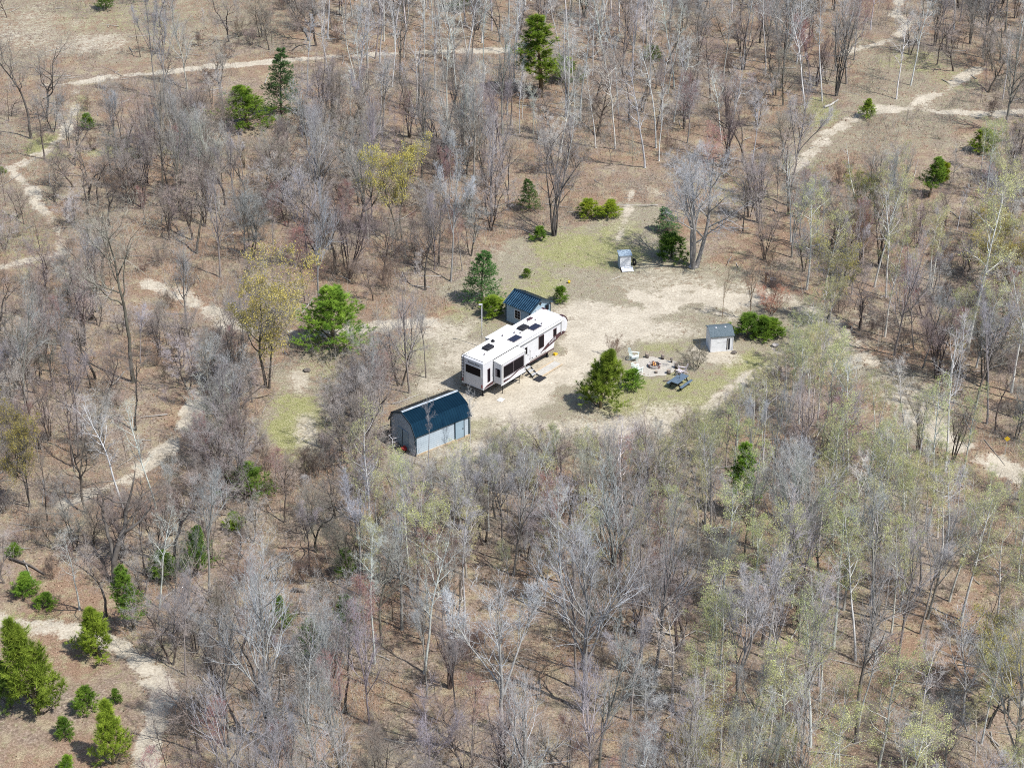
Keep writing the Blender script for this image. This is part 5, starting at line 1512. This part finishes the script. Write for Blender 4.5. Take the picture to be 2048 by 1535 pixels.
# each label says which one: its rank away from the bottom edge of the picture and its place from the left in that rank
ORD = lambda n: {1: "first", 2: "second", 3: "third", 4: "fourth", 5: "fifth", 6: "sixth", 7: "seventh", 8: "eighth", 9: "ninth", 10: "tenth"}.get(n, f"{n}{'th' if 10 <= n % 100 <= 20 else {1: 'st', 2: 'nd', 3: 'rd'}.get(n % 10, 'th')}")
from collections import defaultdict
buckets = defaultdict(list)
for (kd, zi, x, y, o) in AUTO:
    px, py = proj(x, y)
    buckets[(kd, zi)].append((py, px, o))
for (kd, zi), lst in buckets.items():
    lst.sort(key=lambda q: -q[0])
    nr = max(1, math.ceil(len(lst) / 8))
    per = math.ceil(len(lst) / nr)
    for r_ in range(nr):
        row = sorted(lst[r_ * per:(r_ + 1) * per], key=lambda q: q[1])
        for i, (py, px, o) in enumerate(row):
            rank = "" if nr == 1 else (", nearest row" if r_ == 0 else f", {ORD(r_ + 1)} row back")
            o["label"] = f"{KIND[kd][1]}, {ORD(i + 1)} from left {ZONES[zi][0]}{rank}"
print("TREES", len(AUTO), "tris in protos", TRI[0])

# ------------------------------------------------------------------ undergrowth that nobody could count
def scatter(n, fn, seed):
    r_ = np.random.default_rng(seed)
    y = 92 + (292 - 92) * r_.random(n) ** 1.0
    x = r_.uniform(-1, 1, n) * (y * .285 + 10)
    px, py = proj(x, y)
    # nearest ground sample
    j = np.clip(np.searchsorted(Yg[:, 0], y), 0, NY); i = np.clip(((x / (y * .30 + 14) + 1) / 2 * NX).round().astype(int), 0, NX)
    k = fn(r_, x, y, px, py, sand[j, i], grass[j, i])
    return x[k], y[k], Zg[j, i][k], r_

def clear_mask(px, py):
    m = np.zeros(len(px), bool)
    for poly in CLEAR:
        c = np.zeros(len(px), bool); j = len(poly) - 1
        for i in range(len(poly)):
            (xi, yi), (xj, yj) = poly[i], poly[j]
            with np.errstate(divide='ignore', invalid='ignore'):
                c ^= ((yi > py) != (yj > py)) & (px < (xj - xi) * (py - yi) / (yj - yi + 1e-9) + xi)
            j = i
        m |= c
    return m

def stuff(name, V_, F_, mats, label, cat):
    me = np_mesh(name, V_, F_ if isinstance(F_, list) else [F_], mats)
    o = link(bpy.data.objects.new(name, me))
    return tag(o, label, cat, kind="stuff")

M['stem'] = plant("dry_stems", (.22, .19, .155), (.40, .375, .335), .22, var=.0)
M['leaf_litter'] = plant("fallen_leaf", (.14, .075, .045), (.44, .32, .22), 6.0, var=.0)
M['dry_grass'] = plant("dry_grass_blade", (.26, .235, .11), (.47, .41, .25), .5, var=.0)
# thin stems in thickets under the trees
x, y, z, r_ = scatter(95000, lambda r_, x, y, px, py, s_, gr: (~clear_mask(px, py)) & (s_ < .22) & (fbm(x, y, 6.0, 77) + r_.normal(0, .06, len(x)) > .47 - .02 * (py > 900) - .03 * ((py < 420) & (px > 600)) + .07 * ((px < 560) & (py < 160))), 5)
n = len(x)
k = 3
base = np.repeat(np.stack([x, y, z], 1), k, 0)
p = base + np.concatenate([r_.normal(0, .2, (n * k, 2)), np.full((n * k, 1), -.03)], 1)
d = unit(np.stack([r_.normal(0, .36, n * k), r_.normal(0, .36, n * k), np.ones(n * k)], 1))
L = (r_.gamma(3.0, .30, n * k) * np.repeat(.5 + 1.1 * fbm(x, y, 4.0, 177), k)).clip(.15, 2.8)
VV, FF = [], []
v_, f_ = blades(r_, p, d, L, np.full(n * k, .016) + L * .006); VV.append(v_); FF.append(f_)
for t_ in (.35, .6, .8):
    q = p + d * (L * (t_ + r_.uniform(-.1, .1, n * k)))[:, None]
    v_, f_ = blades(r_, q, unit(d + r_.normal(0, .55, d.shape)), L * r_.uniform(.25, .6, n * k), np.full(n * k, .014)); VV.append(v_); FF.append(f_)
off = np.cumsum([0] + [len(v_) for v_ in VV])
print("UNDERGROWTH tris", sum(len(f_) for f_ in FF))
stuff("undergrowth", np.concatenate(VV), [f_ + o_ for f_, o_ in zip(FF, off)], [M['stem']], "thin bare stems of undergrowth across the forest floor", "undergrowth")
# fallen branches lying in the litter
x, y, z, r_ = scatter(2600, lambda r_, x, y, px, py, s_, gr: (~clear_mask(px, py)) & (s_ < .2) & (r_.random(len(x)) < .35), 12)
n = len(x)
az_ = r_.uniform(0, 6.28, n)
Pf = walk(r_, np.stack([x, y, z + .05], 1), np.stack([np.cos(az_), np.sin(az_), np.zeros(n)], 1), r_.gamma(2.5, .9, n).clip(.8, 5), 4, .09, 0.0)
Pf[:, :, 2] = Pf[:, :1, 2] + np.abs(Pf[:, :, 2] - Pf[:, :1, 2]) * .4
v_, f_ = tubes(Pf, taper(r_.uniform(.025, .075, n), 4, .4), 5)
stuff("fallen_branches", v_, f_, [M['bark_grey']], "grey fallen branches scattered over the forest floor", "fallen branches")
# fallen leaves
x, y, z, r_ = scatter(130000, lambda r_, x, y, px, py, s_, gr: (s_ < .35) & (gr < .6) & (~clear_mask(px, py) | (r_.random(len(x)) < .18)) & (r_.random(len(x)) < .25 + 1.1 * (fbm(x, y, 4.0, 55) - .3)), 6)
Vl, Fl = flakes(r_, np.stack([x, y, z + .05], 1), r_.uniform(.09, .22, len(x)))
stuff("leaf_litter", Vl, Fl, [M['leaf_litter']], "scattered curled brown leaves on the forest floor", "leaf litter")
# dry grass tufts
x, y, z, r_ = scatter(60000, lambda r_, x, y, px, py, s_, gr: (gr + r_.normal(0, .12, len(x)) > .34) & (s_ < .5), 8)
n = len(x); k = 5
p = np.repeat(np.stack([x, y, z - .02], 1), k, 0) + np.concatenate([r_.normal(0, .08, (n * k, 2)), np.zeros((n * k, 1))], 1)
d = unit(np.stack([r_.normal(0, .5, n * k), r_.normal(0, .5, n * k), np.ones(n * k)], 1))
Vg, Fg = blades(r_, p, d, r_.uniform(.06, .26, n * k), np.full(n * k, .03))
stuff("grass", Vg, Fg, [M['dry_grass']], "tufts of dry and green grass around the clearing", "grass")
print("ALL done", len(bpy.data.objects))
